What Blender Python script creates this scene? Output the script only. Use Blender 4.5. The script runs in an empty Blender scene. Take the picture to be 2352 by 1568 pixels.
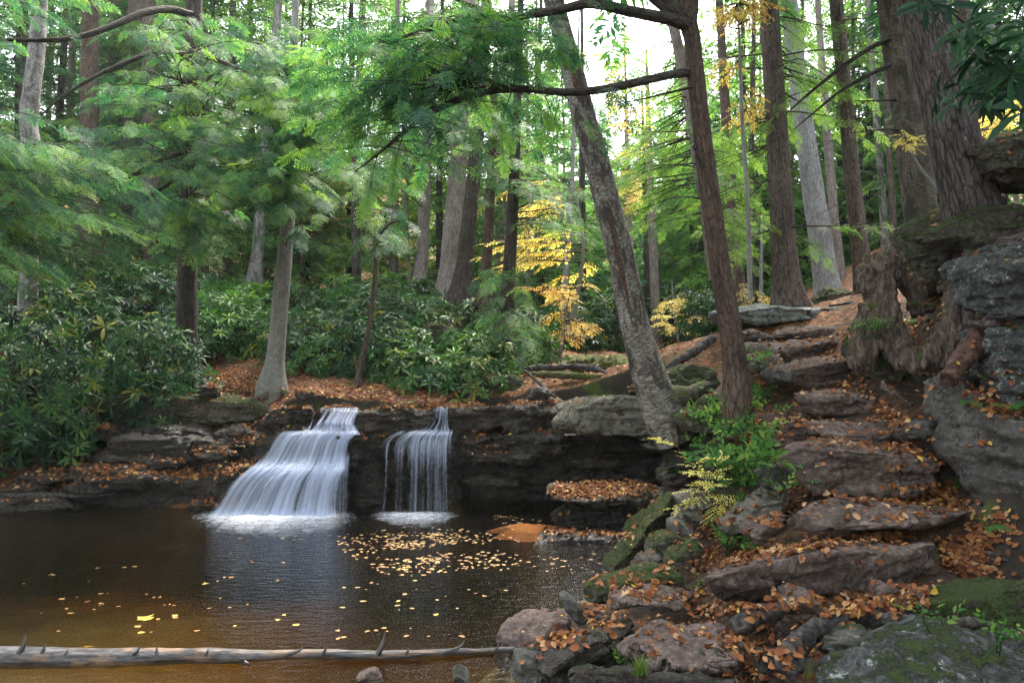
import bpy, math, random
import numpy as np
from mathutils import Vector, Matrix
random.seed(7)
RNG = np.random.default_rng(11)
SC = bpy.context.scene
COL = SC.collection
# ------------------------------------------------------------------ camera, sky, sun, exposure
F, CX, CY = 1764.0, 1176.0, 784.0          # focal length and centre in the pixels of a 2352 x 1568 picture
CAMZ = 2.1
PITCH = math.atan(66/1764)
cam_data = bpy.data.cameras.new("camera")
cam_data.sensor_width = 36; cam_data.lens = 27
cam_data.clip_start = 0.05; cam_data.clip_end = 2000
cam = bpy.data.objects.new("camera", cam_data); COL.objects.link(cam)
cam.location = (0, 0, CAMZ); cam.rotation_euler = (math.pi/2 + PITCH, 0, 0)
SC.camera = cam
SUN_EL, SUN_AZ = math.radians(54), math.radians(20)      # azimuth from +Y towards +X
world = bpy.data.worlds.new("World"); SC.world = world; world.use_nodes = True
wn = world.node_tree; wn.nodes.clear()
sky = wn.nodes.new("ShaderNodeTexSky"); sky.sky_type = 'NISHITA'; sky.sun_disc = False
sky.sun_elevation = SUN_EL; sky.sun_rotation = SUN_AZ; sky.altitude = 600; sky.dust_density = 3.0
hsv = wn.nodes.new("ShaderNodeHueSaturation"); hsv.inputs['Saturation'].default_value = 0.3
bgn = wn.nodes.new("ShaderNodeBackground"); bgn.inputs['Strength'].default_value = 0.14
won = wn.nodes.new("ShaderNodeOutputWorld")
wn.links.new(sky.outputs[0], hsv.inputs['Color']); wn.links.new(hsv.outputs[0], bgn.inputs['Color']); wn.links.new(bgn.outputs[0], won.inputs[0])
sl = bpy.data.lights.new("sun", 'SUN'); sl.energy = 2.0; sl.angle = math.radians(14); sl.color = (1, .9, .76)
sun = bpy.data.objects.new("sun", sl); COL.objects.link(sun)
sd = Vector((math.sin(SUN_AZ)*math.cos(SUN_EL), math.cos(SUN_AZ)*math.cos(SUN_EL), math.sin(SUN_EL)))
sun.rotation_euler = sd.to_track_quat('Z', 'Y').to_euler()
SC.view_settings.view_transform = 'Standard'; SC.view_settings.look = 'None'
SC.view_settings.exposure = 3.2; SC.view_settings.gamma = 1
SC.render.engine = 'CYCLES'
cy = SC.cycles
cy.use_denoising = True; cy.denoising_prefilter = 'NONE'
cy.max_bounces = 6; cy.diffuse_bounces = 4; cy.glossy_bounces = 3; cy.transmission_bounces = 3; cy.transparent_max_bounces = 24; cy.volume_bounces = 0
cy.sample_clamp_indirect = 4
cy.caustics_reflective = False; cy.caustics_refractive = False

# ------------------------------------------------------------------ numbers and noise
def P(vx, vy, d):
    cx, cy_ = (vx-CX)/F, (CY-vy)/F
    c, s = math.cos(PITCH), math.sin(PITCH)
    ry = c - cy_*s; rz = s + cy_*c
    t = d/ry
    return np.array((cx*t, d, CAMZ + rz*t))
def G(vx, vy, z=0.0):
    cx, cy_ = (vx-CX)/F, (CY-vy)/F
    c, s = math.cos(PITCH), math.sin(PITCH)
    ry = c - cy_*s; rz = s + cy_*c
    t = (z-CAMZ)/rz
    return np.array((cx*t, ry*t, z))
def pix(p):
    p = np.atleast_2d(p); c, s = math.cos(PITCH), math.sin(PITCH)
    x, y, z = p[:, 0], p[:, 1], p[:, 2]-CAMZ
    f = y*c + z*s; u = -y*s + z*c
    return np.stack([CX + F*x/f, CY - F*u/f], 1)
def _h(ix, iy, iz, seed):
    n = (ix.astype(np.int64)*374761393 + iy.astype(np.int64)*668265263 + iz.astype(np.int64)*2147483647 + seed*974634777) & 0xffffffff
    n = ((n ^ (n >> 13))*1274126177) & 0xffffffff
    n = ((n ^ (n >> 16))*2246822519) & 0xffffffff
    return ((n ^ (n >> 15)) & 0xffff)/65535.0
def vn(p, seed=0):
    i = np.floor(p).astype(np.int64); f = p-i; f = f*f*(3-2*f)
    x, y, z = i[:, 0], i[:, 1], i[:, 2]; r = 0
    for dx in (0, 1):
        wx = f[:, 0] if dx else 1-f[:, 0]
        for dy in (0, 1):
            wy = f[:, 1] if dy else 1-f[:, 1]
            for dz in (0, 1):
                wz = f[:, 2] if dz else 1-f[:, 2]
                r = r + wx*wy*wz*_h(x+dx, y+dy, z+dz, seed)
    return r*2-1
def fbm(p, oct=4, seed=0, gain=.5):
    a, s, r = 1., 1., 0
    for o in range(oct):
        r = r + a*vn(p*s + o*17.3, seed+o); a *= gain; s *= 2.03
    return r
def smooth(a, b, x):
    t = np.clip((x-a)/(b-a), 0, 1); return t*t*(3-2*t)
def unit(v):
    v = np.asarray(v, float); return v/np.maximum(np.linalg.norm(v, axis=-1, keepdims=True), 1e-9)

# ------------------------------------------------------------------ meshes and objects
def mk_mesh(name, V, faces, mat=None, smooth_=True, uv=None, tint=None):
    V = np.asarray(V, np.float32); me = bpy.data.meshes.new(name)
    faces = [np.asarray(f, np.int32) for f in faces if len(f)]
    me.vertices.add(len(V)); me.vertices.foreach_set("co", V.ravel())
    nl = sum(f.size for f in faces); nf = sum(len(f) for f in faces)
    me.loops.add(nl); me.polygons.add(nf)
    li = np.concatenate([f.ravel() for f in faces]); me.loops.foreach_set("vertex_index", li)
    tot = np.concatenate([np.full(len(f), f.shape[1], np.int32) for f in faces])
    st = np.concatenate([[0], np.cumsum(tot)[:-1]]).astype(np.int32)
    me.polygons.foreach_set("loop_start", st)
    me.polygons.foreach_set("use_smooth", np.full(nf, smooth_))
    if uv is not None:
        l = me.uv_layers.new(name="UVMap"); l.data.foreach_set("uv", np.asarray(uv, np.float32)[li].ravel())
    if tint is not None:
        a = me.attributes.new("tint", 'FLOAT', 'POINT'); a.data.foreach_set("value", np.asarray(tint, np.float32))
    me.update(calc_edges=True)
    if mat is not None: me.materials.append(mat)
    return me
def link(name, data, parent=None, loc=(0, 0, 0)):
    o = bpy.data.objects.new(name, data); COL.objects.link(o); o.location = Vector(np.asarray(loc, float))
    if parent is not None: o.parent = parent
    return o
def tag(o, label=None, cat=None, group=None, kind=None):
    if label: o['label'] = label
    if cat: o['category'] = cat
    if group: o['group'] = group
    if kind: o['kind'] = kind
    return o
def empty(name, loc, label, cat, group=None):
    o = link(name, None, None, loc); o.empty_display_size = .2; return tag(o, label, cat, group)
def dup(root, loc, rz=0, sc=1, label=None, group=None):
    r = root.copy(); COL.objects.link(r); r.location = Vector(loc); r.rotation_euler = (0, 0, rz); r.scale = (sc, sc, sc)
    if label: r['label'] = label
    if group: r['group'] = group
    for ch in root.children:
        c = ch.copy(); COL.objects.link(c); c.parent = r
    return r

# ------------------------------------------------------------------ material helpers
class M:
    def __init__(s, name):
        s.m = bpy.data.materials.new(name); s.m.use_nodes = True; s.t = s.m.node_tree; s.t.nodes.clear()
        s.out = s.n('ShaderNodeOutputMaterial')
    def n(s, typ, ins=None, **props):
        nd = s.t.nodes.new(typ)
        for k, v in props.items(): setattr(nd, k, v)
        for k, v in (ins or {}).items():
            if isinstance(v, bpy.types.NodeSocket): s.t.links.new(v, nd.inputs[k])
            else:
                sk = nd.inputs[k]
                if sk.type == 'RGBA' and len(v) == 3: v = (*v, 1)
                sk.default_value = v
        return nd
    def coord(s, which='Object'): return s.n('ShaderNodeTexCoord').outputs[which]
    def scale(s, v, sc, off=(0, 0, 0)): return s.n('ShaderNodeMapping', {'Vector': v, 'Scale': sc, 'Location': off}).outputs[0]
    def noise(s, v, sc, det=4, rough=.55, dist=0): return s.n('ShaderNodeTexNoise', {'Vector': v, 'Scale': sc, 'Detail': det, 'Roughness': rough, 'Distortion': dist}).outputs[0]
    def vor(s, v, sc, feat='F1', out='Distance', rnd=1): return s.n('ShaderNodeTexVoronoi', {'Vector': v, 'Scale': sc, 'Randomness': rnd}, feature=feat).outputs[out]
    def ramp(s, f, *stops, interp='LINEAR'):
        nd = s.n('ShaderNodeValToRGB', {'Fac': f}); r = nd.color_ramp; r.interpolation = interp
        while len(r.elements) < len(stops): r.elements.new(.5)
        for e, (p, c) in zip(r.elements, stops):
            e.position = p; e.color = (c, c, c, 1) if isinstance(c, (int, float)) else (*c, 1)
        return nd.outputs[0]
    def mix(s, f, a, b, blend='MIX'):
        nd = s.n('ShaderNodeMix', data_type='RGBA', blend_type=blend)
        for k, v in ((0, f), (6, a), (7, b)):
            if isinstance(v, bpy.types.NodeSocket): s.t.links.new(v, nd.inputs[k])
            elif k == 0: nd.inputs[0].default_value = v
            else: nd.inputs[k].default_value = (v, v, v, 1) if isinstance(v, (int, float)) else (*v, 1)
        return nd.outputs[2]
    def math(s, op, a, b=0.0, c=None):
        nd = s.n('ShaderNodeMath', operation=op)
        for i, v in enumerate((a, b, c)):
            if v is None: continue
            if isinstance(v, bpy.types.NodeSocket): s.t.links.new(v, nd.inputs[i])
            else: nd.inputs[i].default_value = v
        return nd.outputs[0]
    def bump(s, h, dist=.02, st=1.0, nrm=None):
        i = {'Height': h, 'Distance': dist, 'Strength': st}
        if nrm is not None: i['Normal'] = nrm
        return s.n('ShaderNodeBump', i).outputs[0]
    def done(s, sh, vol=None):
        s.t.links.new(sh, s.out.inputs[0])
        if vol is not None: s.t.links.new(vol, s.out.inputs[1])
        return s.m
    def attr(s, a='tint'): return s.n('ShaderNodeAttribute', attribute_name=a).outputs['Fac']
    def nz(s):
        g = s.n('ShaderNodeNewGeometry').outputs['Normal']; return s.n('ShaderNodeSeparateXYZ', {'Vector': g}).outputs['Z']

def rock_mat(name, dark, mid, light, moss=0., lichen=0., rough=.85, strata=5., bump=1., mosscol=((.014, .024, .005), (.06, .085, .012)), spec=.3, ms=3.2):
    m = M(name); co = m.coord()
    big = m.noise(co, 1.7, 6, .6, .3); fine = m.noise(co, 22, 5, .65); grit = m.noise(co, 110, 2, .6)
    lay = m.noise(m.scale(co, (.7, .7, strata)), 2.2, 5, .6)
    c = m.ramp(big, (.3, dark), (.5, mid), (.72, light))
    c = m.mix(m.ramp(lay, (.35, 0.), (.6, .5)), c, m.mix(.5, c, dark))
    c = m.mix(m.ramp(fine, (.36, .9), (.55, 0.)), c, m.mix(.8, c, dark)); c = m.mix(m.ramp(fine, (.55, 0.), (.68, .5)), c, light)
    c = m.mix(m.ramp(grit, (.62, 0.), (.75, .45)), c, m.mix(.5, c, light))
    if lichen > 0:
        ln = m.noise(co, 7, 7, .75, .5); l2 = m.noise(co, 40, 3, .6)
        lm = m.ramp(m.math('ADD', m.math('MULTIPLY', ln, .8), m.math('MULTIPLY', l2, .2)), (.66-.22*lichen, 0.), (.70-.2*lichen, .85))
        c = m.mix(lm, c, m.mix(m.ramp(l2, (.3, 0.), (.7, 1.)), (.13, .145, .125), (.34, .37, .34)))
    h = m.math('ADD', m.math('MULTIPLY', fine, .5), m.math('MULTIPLY', lay, .7))
    h = m.math('ADD', h, m.math('MULTIPLY', grit, .16))
    if moss > 0:
        mn = m.noise(co, ms, 7, .7, .4); mf = m.noise(co, 60, 3, .7)
        v = m.math('ADD', m.math('MULTIPLY', m.nz(), .32), m.math('MULTIPLY', mn, 1.0))
        mm = m.ramp(v, (.97-.5*moss, 0.), (1.05-.5*moss, 1.))
        c = m.mix(mm, c, m.mix(m.ramp(mf, (.3, 0.), (.7, 1.)), *mosscol))
        h = m.math('ADD', h, m.math('MULTIPLY', mm, m.math('ADD', m.math('MULTIPLY', mf, 1.0), .5)))
    cw = m.mix(.12, co, m.n('ShaderNodeTexNoise', {'Vector': co, 'Scale': 3, 'Detail': 4}).outputs[1])
    crk = m.vor(m.scale(cw, (1, 1, 2.2)), 3.6, 'DISTANCE_TO_EDGE'); ck = m.math('MULTIPLY', m.ramp(crk, (0., 1.), (.02, 0.)), m.ramp(m.noise(co, 2.6, 3, .5), (.52, 0.), (.6, 1.)))
    c = m.mix(m.math('MULTIPLY', ck, .75), c, m.mix(.85, c, (0., 0., 0.))); h = m.math('SUBTRACT', h, m.math('MULTIPLY', ck, .5))
    b = m.bump(h, .055*bump, 1.)
    p = m.n('ShaderNodeBsdfPrincipled', {'Base Color': c, 'Roughness': rough, 'Normal': b, 'Specular IOR Level': spec})
    return m.done(p.outputs[0])
ROCK = dict(
    step=rock_mat('step_stone', (.045, .031, .026), (.15, .107, .092), (.28, .215, .19), moss=.14, lichen=.12),
    pale=rock_mat('pale_stone', (.08, .072, .06), (.16, .145, .12), (.26, .235, .2), moss=.42, lichen=.25),
    grey=rock_mat('grey_stone', (.042, .038, .033), (.10, .093, .082), (.18, .17, .152), moss=.42, lichen=.35),
    blue=rock_mat('blue_grey_boulder', (.022, .022, .021), (.062, .063, .06), (.15, .155, .15), moss=.42, lichen=.5, ms=6.5),
    mossy=rock_mat('mossy_stone', (.05, .046, .036), (.115, .105, .08), (.19, .175, .14), moss=.82, lichen=.3, ms=4.5),
    wet=rock_mat('wet_ledge_rock', (.006, .005, .004), (.03, .023, .018), (.11, .088, .07), moss=0., lichen=0, rough=.40, strata=9, bump=1.9, spec=.5),
    damp=rock_mat('damp_ledge_rock', (.014, .011, .009), (.048, .039, .031), (.11, .092, .075), moss=.3, lichen=.1, rough=.6, strata=7, bump=1.4),
    slab=rock_mat('lichen_slab', (.06, .058, .054), (.15, .15, .145), (.3, .31, .3), moss=.05, lichen=.9),
    face=rock_mat('sloping_rock_face', (.04, .035, .031), (.10, .09, .082), (.17, .155, .145), moss=.42, lichen=.2),
    dark=rock_mat('dark_overhang_rock', (.022, .02, .015), (.07, .06, .043), (.14, .12, .09), moss=.66, lichen=.25),  # dark brown rock with patches of moss
)
def bark_mat(name, dark, mid, light, kind='hemlock', moss=0., lichen=0., lichcol=(.22, .27, .22), vs=30):
    m = M(name); uv = m.coord('UV')
    if kind == 'hemlock':
        r1 = m.noise(m.scale(uv, (1, .16, 1)), 26, 5, .6, .4)
        wv = m.mix(.06, uv, m.n('ShaderNodeTexNoise', {'Vector': uv, 'Scale': 7, 'Detail': 3}).outputs[1])
        r2 = m.vor(m.scale(wv, (1, .17, 1)), vs, 'DISTANCE_TO_EDGE'); r4 = m.noise(m.scale(uv, (1, .5, 1)), 70, 4, .65)
        big = m.noise(uv, 3, 4, .6)
        h = m.math('ADD', m.math('MULTIPLY', r1, .75), m.math('MULTIPLY', m.ramp(r2, (0., 0.), (.13, 1.)), .28))
        h = m.math('ADD', h, m.math('MULTIPLY', r4, .3))
        c = m.ramp(h, (.5, dark), (.74, mid), (.98, light))
        c = m.mix(m.ramp(big, (.4, 0.), (.7, .6)), c, m.mix(.5, c, light)); c = m.mix(m.ramp(m.noise(m.scale(uv, (1, .5, 1)), 1.7, 5, .65), (.46, 0.), (.62, .7)), c, m.mix(.7, c, dark))
        b = m.bump(h, .03, 1.)
    else:
        r1 = m.noise(m.scale(uv, (.3, 1, 1)), 55, 6, .7, .9)
        r3 = m.noise(m.scale(uv, (.12, 1, 1)), 90, 3, .6)
        big = m.noise(m.scale(uv, (1, .4, 1)), 7, 7, .72, .9)
        c = m.ramp(r1, (.34, dark), (.46, mid), (.62, light))
        c = m.mix(m.ramp(big, (.47, 0.), (.56, .9)), c, m.mix(r3, dark, m.mix(.5, dark, mid))); c = m.mix(m.ramp(m.noise(uv, 1.3, 3), (.45, 0.), (.6, .45)), c, m.mix(.6, c, dark))
        h = m.math('ADD', m.math('MULTIPLY', r1, .8), m.math('MULTIPLY', big, -1.2))
        h = m.math('ADD', h, m.math('MULTIPLY', r3, .4))
        b = m.bump(h, .022, 1.)
    if lichen > 0:
        ln = m.noise(m.scale(uv, (1, .7, 1)), 7, 6, .7, .3)
        c = m.mix(m.ramp(ln, (.66-.2*lichen, 0.), (.72-.2*lichen, .8)), c, lichcol)
    if moss > 0:
        mn = m.noise(uv, 6, 6, .7); v = m.n('ShaderNodeSeparateXYZ', {'Vector': uv}).outputs['Y']
        mm = m.math('SUBTRACT', m.math('ADD', m.math('MULTIPLY', mn, 1.2), moss-.6), m.math('MULTIPLY', v, .45))
        c = m.mix(m.ramp(mm, (.3, 0.), (.45, .9)), c, m.mix(m.noise(uv, 60, 2), (.014, .024, .006), (.05, .07, .013)))
    p = m.n('ShaderNodeBsdfPrincipled', {'Base Color': c, 'Roughness': .9, 'Normal': b, 'Specular IOR Level': .2})
    return m.done(p.outputs[0])
BARK = dict(
    hemlock=bark_mat('hemlock_bark', (.028, .02, .017), (.10, .075, .064), (.17, .135, .12), moss=.1),
    red=bark_mat('red_brown_hemlock_bark', (.025, .016, .013), (.085, .055, .042), (.14, .10, .08), moss=.1),
    dark=bark_mat('dark_hemlock_bark', (.014, .011, .009), (.05, .04, .034), (.09, .075, .065), moss=.25),
    big=bark_mat('ridged_hemlock_bark', (.012, .009, .008), (.062, .048, .044), (.14, .115, .11), moss=.42, lichen=.15, vs=22),
    pale=bark_mat('pale_hemlock_bark', (.09, .07, .062), (.22, .185, .17), (.34, .30, .28)),
    grey=bark_mat('pale_grey_bark', (.13, .13, .135), (.26, .26, .27), (.40, .40, .42), lichen=.15, lichcol=(.36, .38, .36)),
    birch=bark_mat('birch_bark', (.022, .017, .014), (.14, .12, .10), (.40, .37, .34), 'birch', moss=.25, lichen=.3, lichcol=(.24, .28, .24)),
    white=bark_mat('white_birch_bark', (.045, .042, .038), (.17, .16, .15), (.36, .34, .32), 'birch', moss=.2),
    scaly=bark_mat('peeling_birch_bark', (.03, .027, .02), (.09, .075, .06), (.19, .14, .12), 'birch', moss=.5, lichen=.5, lichcol=(.11, .125, .06)),
    beech=bark_mat('beech_bark', (.14, .135, .125), (.22, .21, .195), (.32, .31, .29), 'birch', lichen=.3),
    twig=bark_mat('twig_bark', (.018, .014, .012), (.04, .031, .027), (.075, .062, .053)),
)
def leaf_mat(name, *cols, trans=.35, rough=.6, spec=.15, tcol=1.5):
    m = M(name); t = m.attr()
    n = len(cols); c = m.ramp(t, *[(i/(n-1), col) for i, col in enumerate(cols)])
    p = m.n('ShaderNodeBsdfPrincipled', {'Base Color': c, 'Roughness': rough, 'Specular IOR Level': spec})
    if trans <= 0: return m.done(p.outputs[0])
    tc = m.n('ShaderNodeMix', {0: 1., 6: c, 7: (tcol, tcol, tcol*.75)}, data_type='RGBA', blend_type='MULTIPLY').outputs[2] if False else m.mix(1., c, (tcol, tcol*1.05, tcol*.6), 'MULTIPLY')
    tr = m.n('ShaderNodeBsdfTranslucent', {'Color': tc})
    return m.done(m.n('ShaderNodeMixShader', {0: trans, 1: p.outputs[0], 2: tr.outputs[0]}).outputs[0])
LEAF = dict(
    hemlock=leaf_mat('hemlock_needles', (.014, .05, .04), (.032, .105, .066), (.065, .175, .06), (.17, .30, .06), trans=.45),
    far=leaf_mat('lightened_far_needles', (.022, .078, .046), (.044, .13, .06), (.075, .18, .06), (.15, .25, .065), trans=.42),  # greens raised to make up for light the dense crowns block
    light=leaf_mat('lightened_hemlock_needles', (.045, .115, .04), (.08, .18, .05), (.125, .24, .055), (.21, .32, .075), trans=.45),  # lightened yellow green in place of backlight and haze
    beech=leaf_mat('yellow_beech_leaf', (.42, .26, .06), (.60, .42, .10), (.68, .54, .17), (.72, .62, .28), trans=.5, tcol=1.3),
    orange=leaf_mat('orange_beech_leaf', (.36, .17, .045), (.55, .33, .09), (.62, .42, .14), (.62, .47, .2), trans=.45, tcol=1.3),
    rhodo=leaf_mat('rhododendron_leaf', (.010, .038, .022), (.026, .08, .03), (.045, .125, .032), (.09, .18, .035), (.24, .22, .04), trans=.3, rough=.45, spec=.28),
    rhodo_dark=leaf_mat('dark_rhododendron_leaf', (.006, .022, .013), (.014, .05, .022), (.03, .085, .026), (.07, .13, .03), (.22, .2, .04), trans=.3, rough=.5, spec=.15),  # darkest of the rhododendron greens
    rhodo_brightened=leaf_mat('brightened_rhododendron_leaf', (.015, .06, .015), (.04, .13, .022), (.07, .19, .03), (.15, .27, .04), trans=.35, rough=.45, spec=.28),  # bright green shrubs, colour raised further in place of missing light
    fern=leaf_mat('fern_leaf', (.03, .09, .025), (.055, .15, .04), (.09, .2, .05), (.2, .28, .06), trans=.4),
    yellow=leaf_mat('yellow_shrub_leaf', (.3, .3, .05), (.5, .46, .1), (.6, .55, .18), (.65, .6, .25), trans=.4),
    litter=leaf_mat('dry_leaf', (.05, .022, .014), (.15, .052, .02), (.25, .09, .03), (.32, .15, .06), (.44, .28, .16), (.55, .34, .04), trans=.12, rough=.6),
    wet=leaf_mat('floating_leaf', (.05, .022, .01), (.14, .065, .022), (.24, .14, .045), (.30, .2, .07), (.42, .32, .04), trans=0, rough=.5, spec=.3),
    grass=leaf_mat('grass_blade', (.03, .07, .015), (.06, .12, .02), (.1, .16, .03), (.14, .2, .05)),
    moss=leaf_mat('moss_tuft', (.02, .035, .008), (.05, .075, .012), (.09, .12, .02), (.13, .16, .03)),
)
# ------------------------------------------------------------------ ground: one sheet, pool basin, banks, hillside
CTRL = [  # (picture x, picture y, metres away): points of the land
 (650,925,11.35),(1000,925,11.35),(1300,915,11.4),(530,885,13.2),(430,893,13),(625,888,12.3),(900,885,13),(300,905,13),(100,930,12.8),(-200,930,12.8),
 (100,720,20),(300,720,22),(600,720,24),(800,740,23),(1000,705,21),(1165,775,16),(1050,830,15),(1350,872,15),(1400,838,20),(1450,800,30),(1500,785,42),
 (1700,745,13),(1850,705,14.2),(1900,692,17),(2000,692,14),(1650,800,11.8),(1700,705,25),(2000,660,25),(2300,600,15),(2150,600,12),
 (2250,565,8.6),(2352,420,8.2),(2352,600,6.6),(2300,760,6.7),(2240,830,7.0),(2130,830,8.2),(2000,850,8.9),(1990,760,10.2),
 (2130,1060,7.0),(2260,1225,5.8),(2330,1330,5.0),(2060,900,8.3),(1960,800,10),
 (1750,1460,4.5),(1900,1430,4.8),(2352,1575,3.4),(2100,1420,4.8),(1550,1430,5.0),
 (1690,935,8.7),(1600,1010,8.7),(1660,1110,8.0),(1600,1205,7.2),(1500,1335,6.2),(1700,1215,6.8),(1550,940,9.4),(1580,1080,8.6),
 (1880,1260,5.75),(2010,1140,6.6),(1960,1020,7.4),(1920,965,8.1),(1910,905,8.9),(1860,825,10),(1820,785,10.7),(1860,762,11.5)]
def ctrl(vx, vy, d):
    if d > 11.2 and vx < 1480: d *= 1.09
    p = P(vx, vy, d)
    if vx > 1480 and d < 11.9: p[2] -= .14 if d > 5.1 else .2
    if 1480 <= vx <= 1665 and vy > 930 and d < 9.5: p[2] -= .33
    if vx > 2080 and 5.5 < d < 9: p[2] -= .3; p[0] += .25
    return p
L = [ctrl(*c) for c in CTRL]
L += [np.array(p, float) for p in [(2,2,.3),(.6,3.5,.16),(.5,2,.25),(0,0,.4),(-1,1,.3),(-3,1.2,.25),(-8,1,.5),(-14,2,1),(3,0,.6),(6,0,2.2),(5,4,2.1),(7,6,4.6),(8,8,5.2),
     *[(x,y,z) for x in (-10,-8.4,-7,-5.8,-4.9) for y,z in ((12.0,.1),(12.6,.5),(13.4,1.0))],(12,4,7),(14,14,7),(10,20,5.5),(-18,10,2.5),(-18,16,3.5),(-12,14,2.3),(-10,24,4.6),(-22,30,8),(-12,42,10),(-32,42,15),(0,42,6.2),(14,42,6.0),(30,42,10),(30,20,12),(-30,5,6),
     (0,-6,1),(10,-6,4),(-15,-6,2),(0,90,18),(-50,90,30),(50,90,22),(-60,20,16),(60,10,24),(0,200,50),(-140,200,60),(140,200,55),(0,420,70),(-320,420,80),(320,420,80),(-60,-6,8),(60,-6,20)]]
L = np.array(L)
def rbf_fit(pts, z):
    d = np.linalg.norm(pts[:, None]-pts[None], axis=-1)
    n = len(pts); A = np.zeros((n+3, n+3)); A[:n, :n] = d - np.eye(n)*.02
    A[:n, n] = 1; A[:n, n+1:] = pts; A[n, :n] = 1; A[n+1:, :n] = pts.T
    return np.linalg.solve(A, np.concatenate([z, np.zeros(3)]))
RW = rbf_fit(L[:, :2], L[:, 2])
def land(x, y):
    q = np.stack([x, y], -1); out = np.empty(len(q))
    for i in range(0, len(q), 20000):
        b = q[i:i+20000]; d = np.linalg.norm(b[:, None]-L[None, :, :2], axis=-1)
        out[i:i+20000] = d@RW[:-3] + RW[-3] + b@RW[-2:]
    return out
POOL = np.array([G(-250,1165)[:2], G(0,1168)[:2], G(260,1160)[:2], G(440,1172)[:2], (-4.7,12.3), (-.9,12.35), (-.8,13.1), (2.2, 12.9), (2.4, 10.9), (1.75, 9.8), (2.0, 9.25), (1.9, 8.6), (1.15, 7.85),
    G(1300,1385)[:2], G(1225,1440)[:2], G(1215,1490)[:2], G(1225,1580)[:2], (.3,4.2), (-.6,3.0), (-3,2.9), (-8,3.0), (-15,4.5), (-16,10.5), (-11,11.6)])
def pool_sd(x, y):                       # >0 inside the pool
    p = np.stack([x, y], -1); dmin = np.full(len(p), 1e9); ins = np.zeros(len(p), bool)
    for i in range(len(POOL)):
        a, b = POOL[i], POOL[(i+1) % len(POOL)]; e = b-a
        t = np.clip(((p-a)@e)/(e@e), 0, 1); dmin = np.minimum(dmin, np.linalg.norm(p-a-t[:, None]*e, axis=1))
        c = ((a[1] > p[:, 1]) != (b[1] > p[:, 1])); ins ^= c & (p[:, 0] < (b[0]-a[0])*(p[:, 1]-a[1])/(b[1]-a[1]+1e-12)+a[0])
    return np.where(ins, dmin, -dmin)
def ground_z(x, y):
    x = np.atleast_1d(np.asarray(x, float)); y = np.atleast_1d(np.asarray(y, float))
    h = land(x, y); p3 = np.stack([x, y, 0*x], -1)
    far = smooth(6, 40, y)
    h = h + fbm(p3*.9, 4, 3)*(.06+.25*far) + fbm(p3*4, 3, 8)*.03
    near = (y > -7) & (y < 16) & (x > -24) & (x < 6)
    sd = np.full(len(x), -9.); sd[near] = pool_sd(x[near], y[near])
    k = smooth(0, .32, -sd)
    deep = np.maximum(smooth(-4.6, -1.2, x)*smooth(3.2, 7.2, y), .8*smooth(6.6, 11.4, y))
    bed = -.03 - (.2+.12*smooth(0, 3, sd) + .95*deep*smooth(0, 1.3, sd))*smooth(0, .32, sd) + fbm(p3*1.3, 3, 21)*.03
    return np.where(sd > 0, np.minimum(bed, -.03), -.03 + np.maximum(h+.03, .06)*k)
def make_ground():
    U = np.linspace(-2.0, 2.0, 620); 
    D = 7 + np.concatenate([np.linspace(-6, 3.5, 40)[:-1], np.linspace(3.5, 14, 330)[:-1], 14*np.exp(np.linspace(0, math.log(430/14), 150))])
    d, u = np.meshgrid(D, U, indexing='ij'); x = (u*d*.75).ravel(); y = (d-7).ravel()
    z = ground_z(x, y); V = np.stack([x, y, z], 1)
    nu = len(U); i = np.arange(len(D)-1)[:, None]*nu + np.arange(nu-1)[None]; i = i.ravel()
    Fq = np.stack([i, i+1, i+nu+1, i+nu], 1)
    m = M('forest_floor'); co = m.coord()
    v = m.vor(co, 16, 'F1', 'Color'); vd = m.vor(co, 16); v2 = m.vor(co, 27, 'F1', 'Color')
    sx = m.n('ShaderNodeSeparateColor', {'Color': v}).outputs[0]; sx2 = m.n('ShaderNodeSeparateColor', {'Color': v2}).outputs[1]
    lit = m.ramp(m.math('MULTIPLY_ADD', sx2, .4, m.math('MULTIPLY', sx, .6)), (.2, (.03, .016, .01)), (.5, (.11, .045, .02)), (.75, (.19, .08, .034)), (.93, (.3, .16, .08)))
    soil = m.mix(m.noise(co, 9, 5, .6), (.022, .015, .011), (.075, .05, .037))
    n1 = m.noise(co, 1.1, 5, .6); n2 = m.noise(co, 6, 4, .6)
    y_ = m.n('ShaderNodeSeparateXYZ', {'Vector': co}).outputs['Y']
    k = m.math('ADD', m.math('MULTIPLY_ADD', n2, .5, m.math('MULTIPLY', n1, .6)), m.ramp(m.math('MULTIPLY', y_, .05), (.5, 0.), (.6, .2)))
    c = m.mix(m.ramp(k, (.56, 0.), (.66, 1.)), soil, lit)
    steep = m.ramp(m.nz(), (.55, 1.), (.8, 0.))
    c = m.mix(steep, c, m.mix(n2, (.012, .010, .008), (.05, .04, .03)))
    z_ = m.n('ShaderNodeSeparateXYZ', {'Vector': co}).outputs['Z']
    c = m.mix(m.ramp(m.math('ADD', z_, .5), (.46, 1.), (.52, 0.)), c, m.mix(m.noise(co, 3, 5), (.06, .043, .016), (.2, .145, .055)))
    mo = m.ramp(m.noise(co, 2.3, 5, .6), (.58, 0.), (.66, .8)); c = m.mix(m.math('MULTIPLY', mo, m.ramp(z_, (.3, 0.), (.6, 1.))), c, m.mix(m.noise(co, 70, 2), (.025, .04, .008), (.08, .11, .02)))
    hh = m.math('ADD', m.math('MULTIPLY', sx, .5), m.noise(co, 30, 4, .65))
    p = m.n('ShaderNodeBsdfPrincipled', {'Base Color': c, 'Roughness': .9, 'Normal': m.bump(hh, .03, .8), 'Specular IOR Level': .2})
    o = link('ground', mk_mesh('ground', V, [Fq], m.done(p.outputs[0]))); tag(o, kind='structure')
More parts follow.
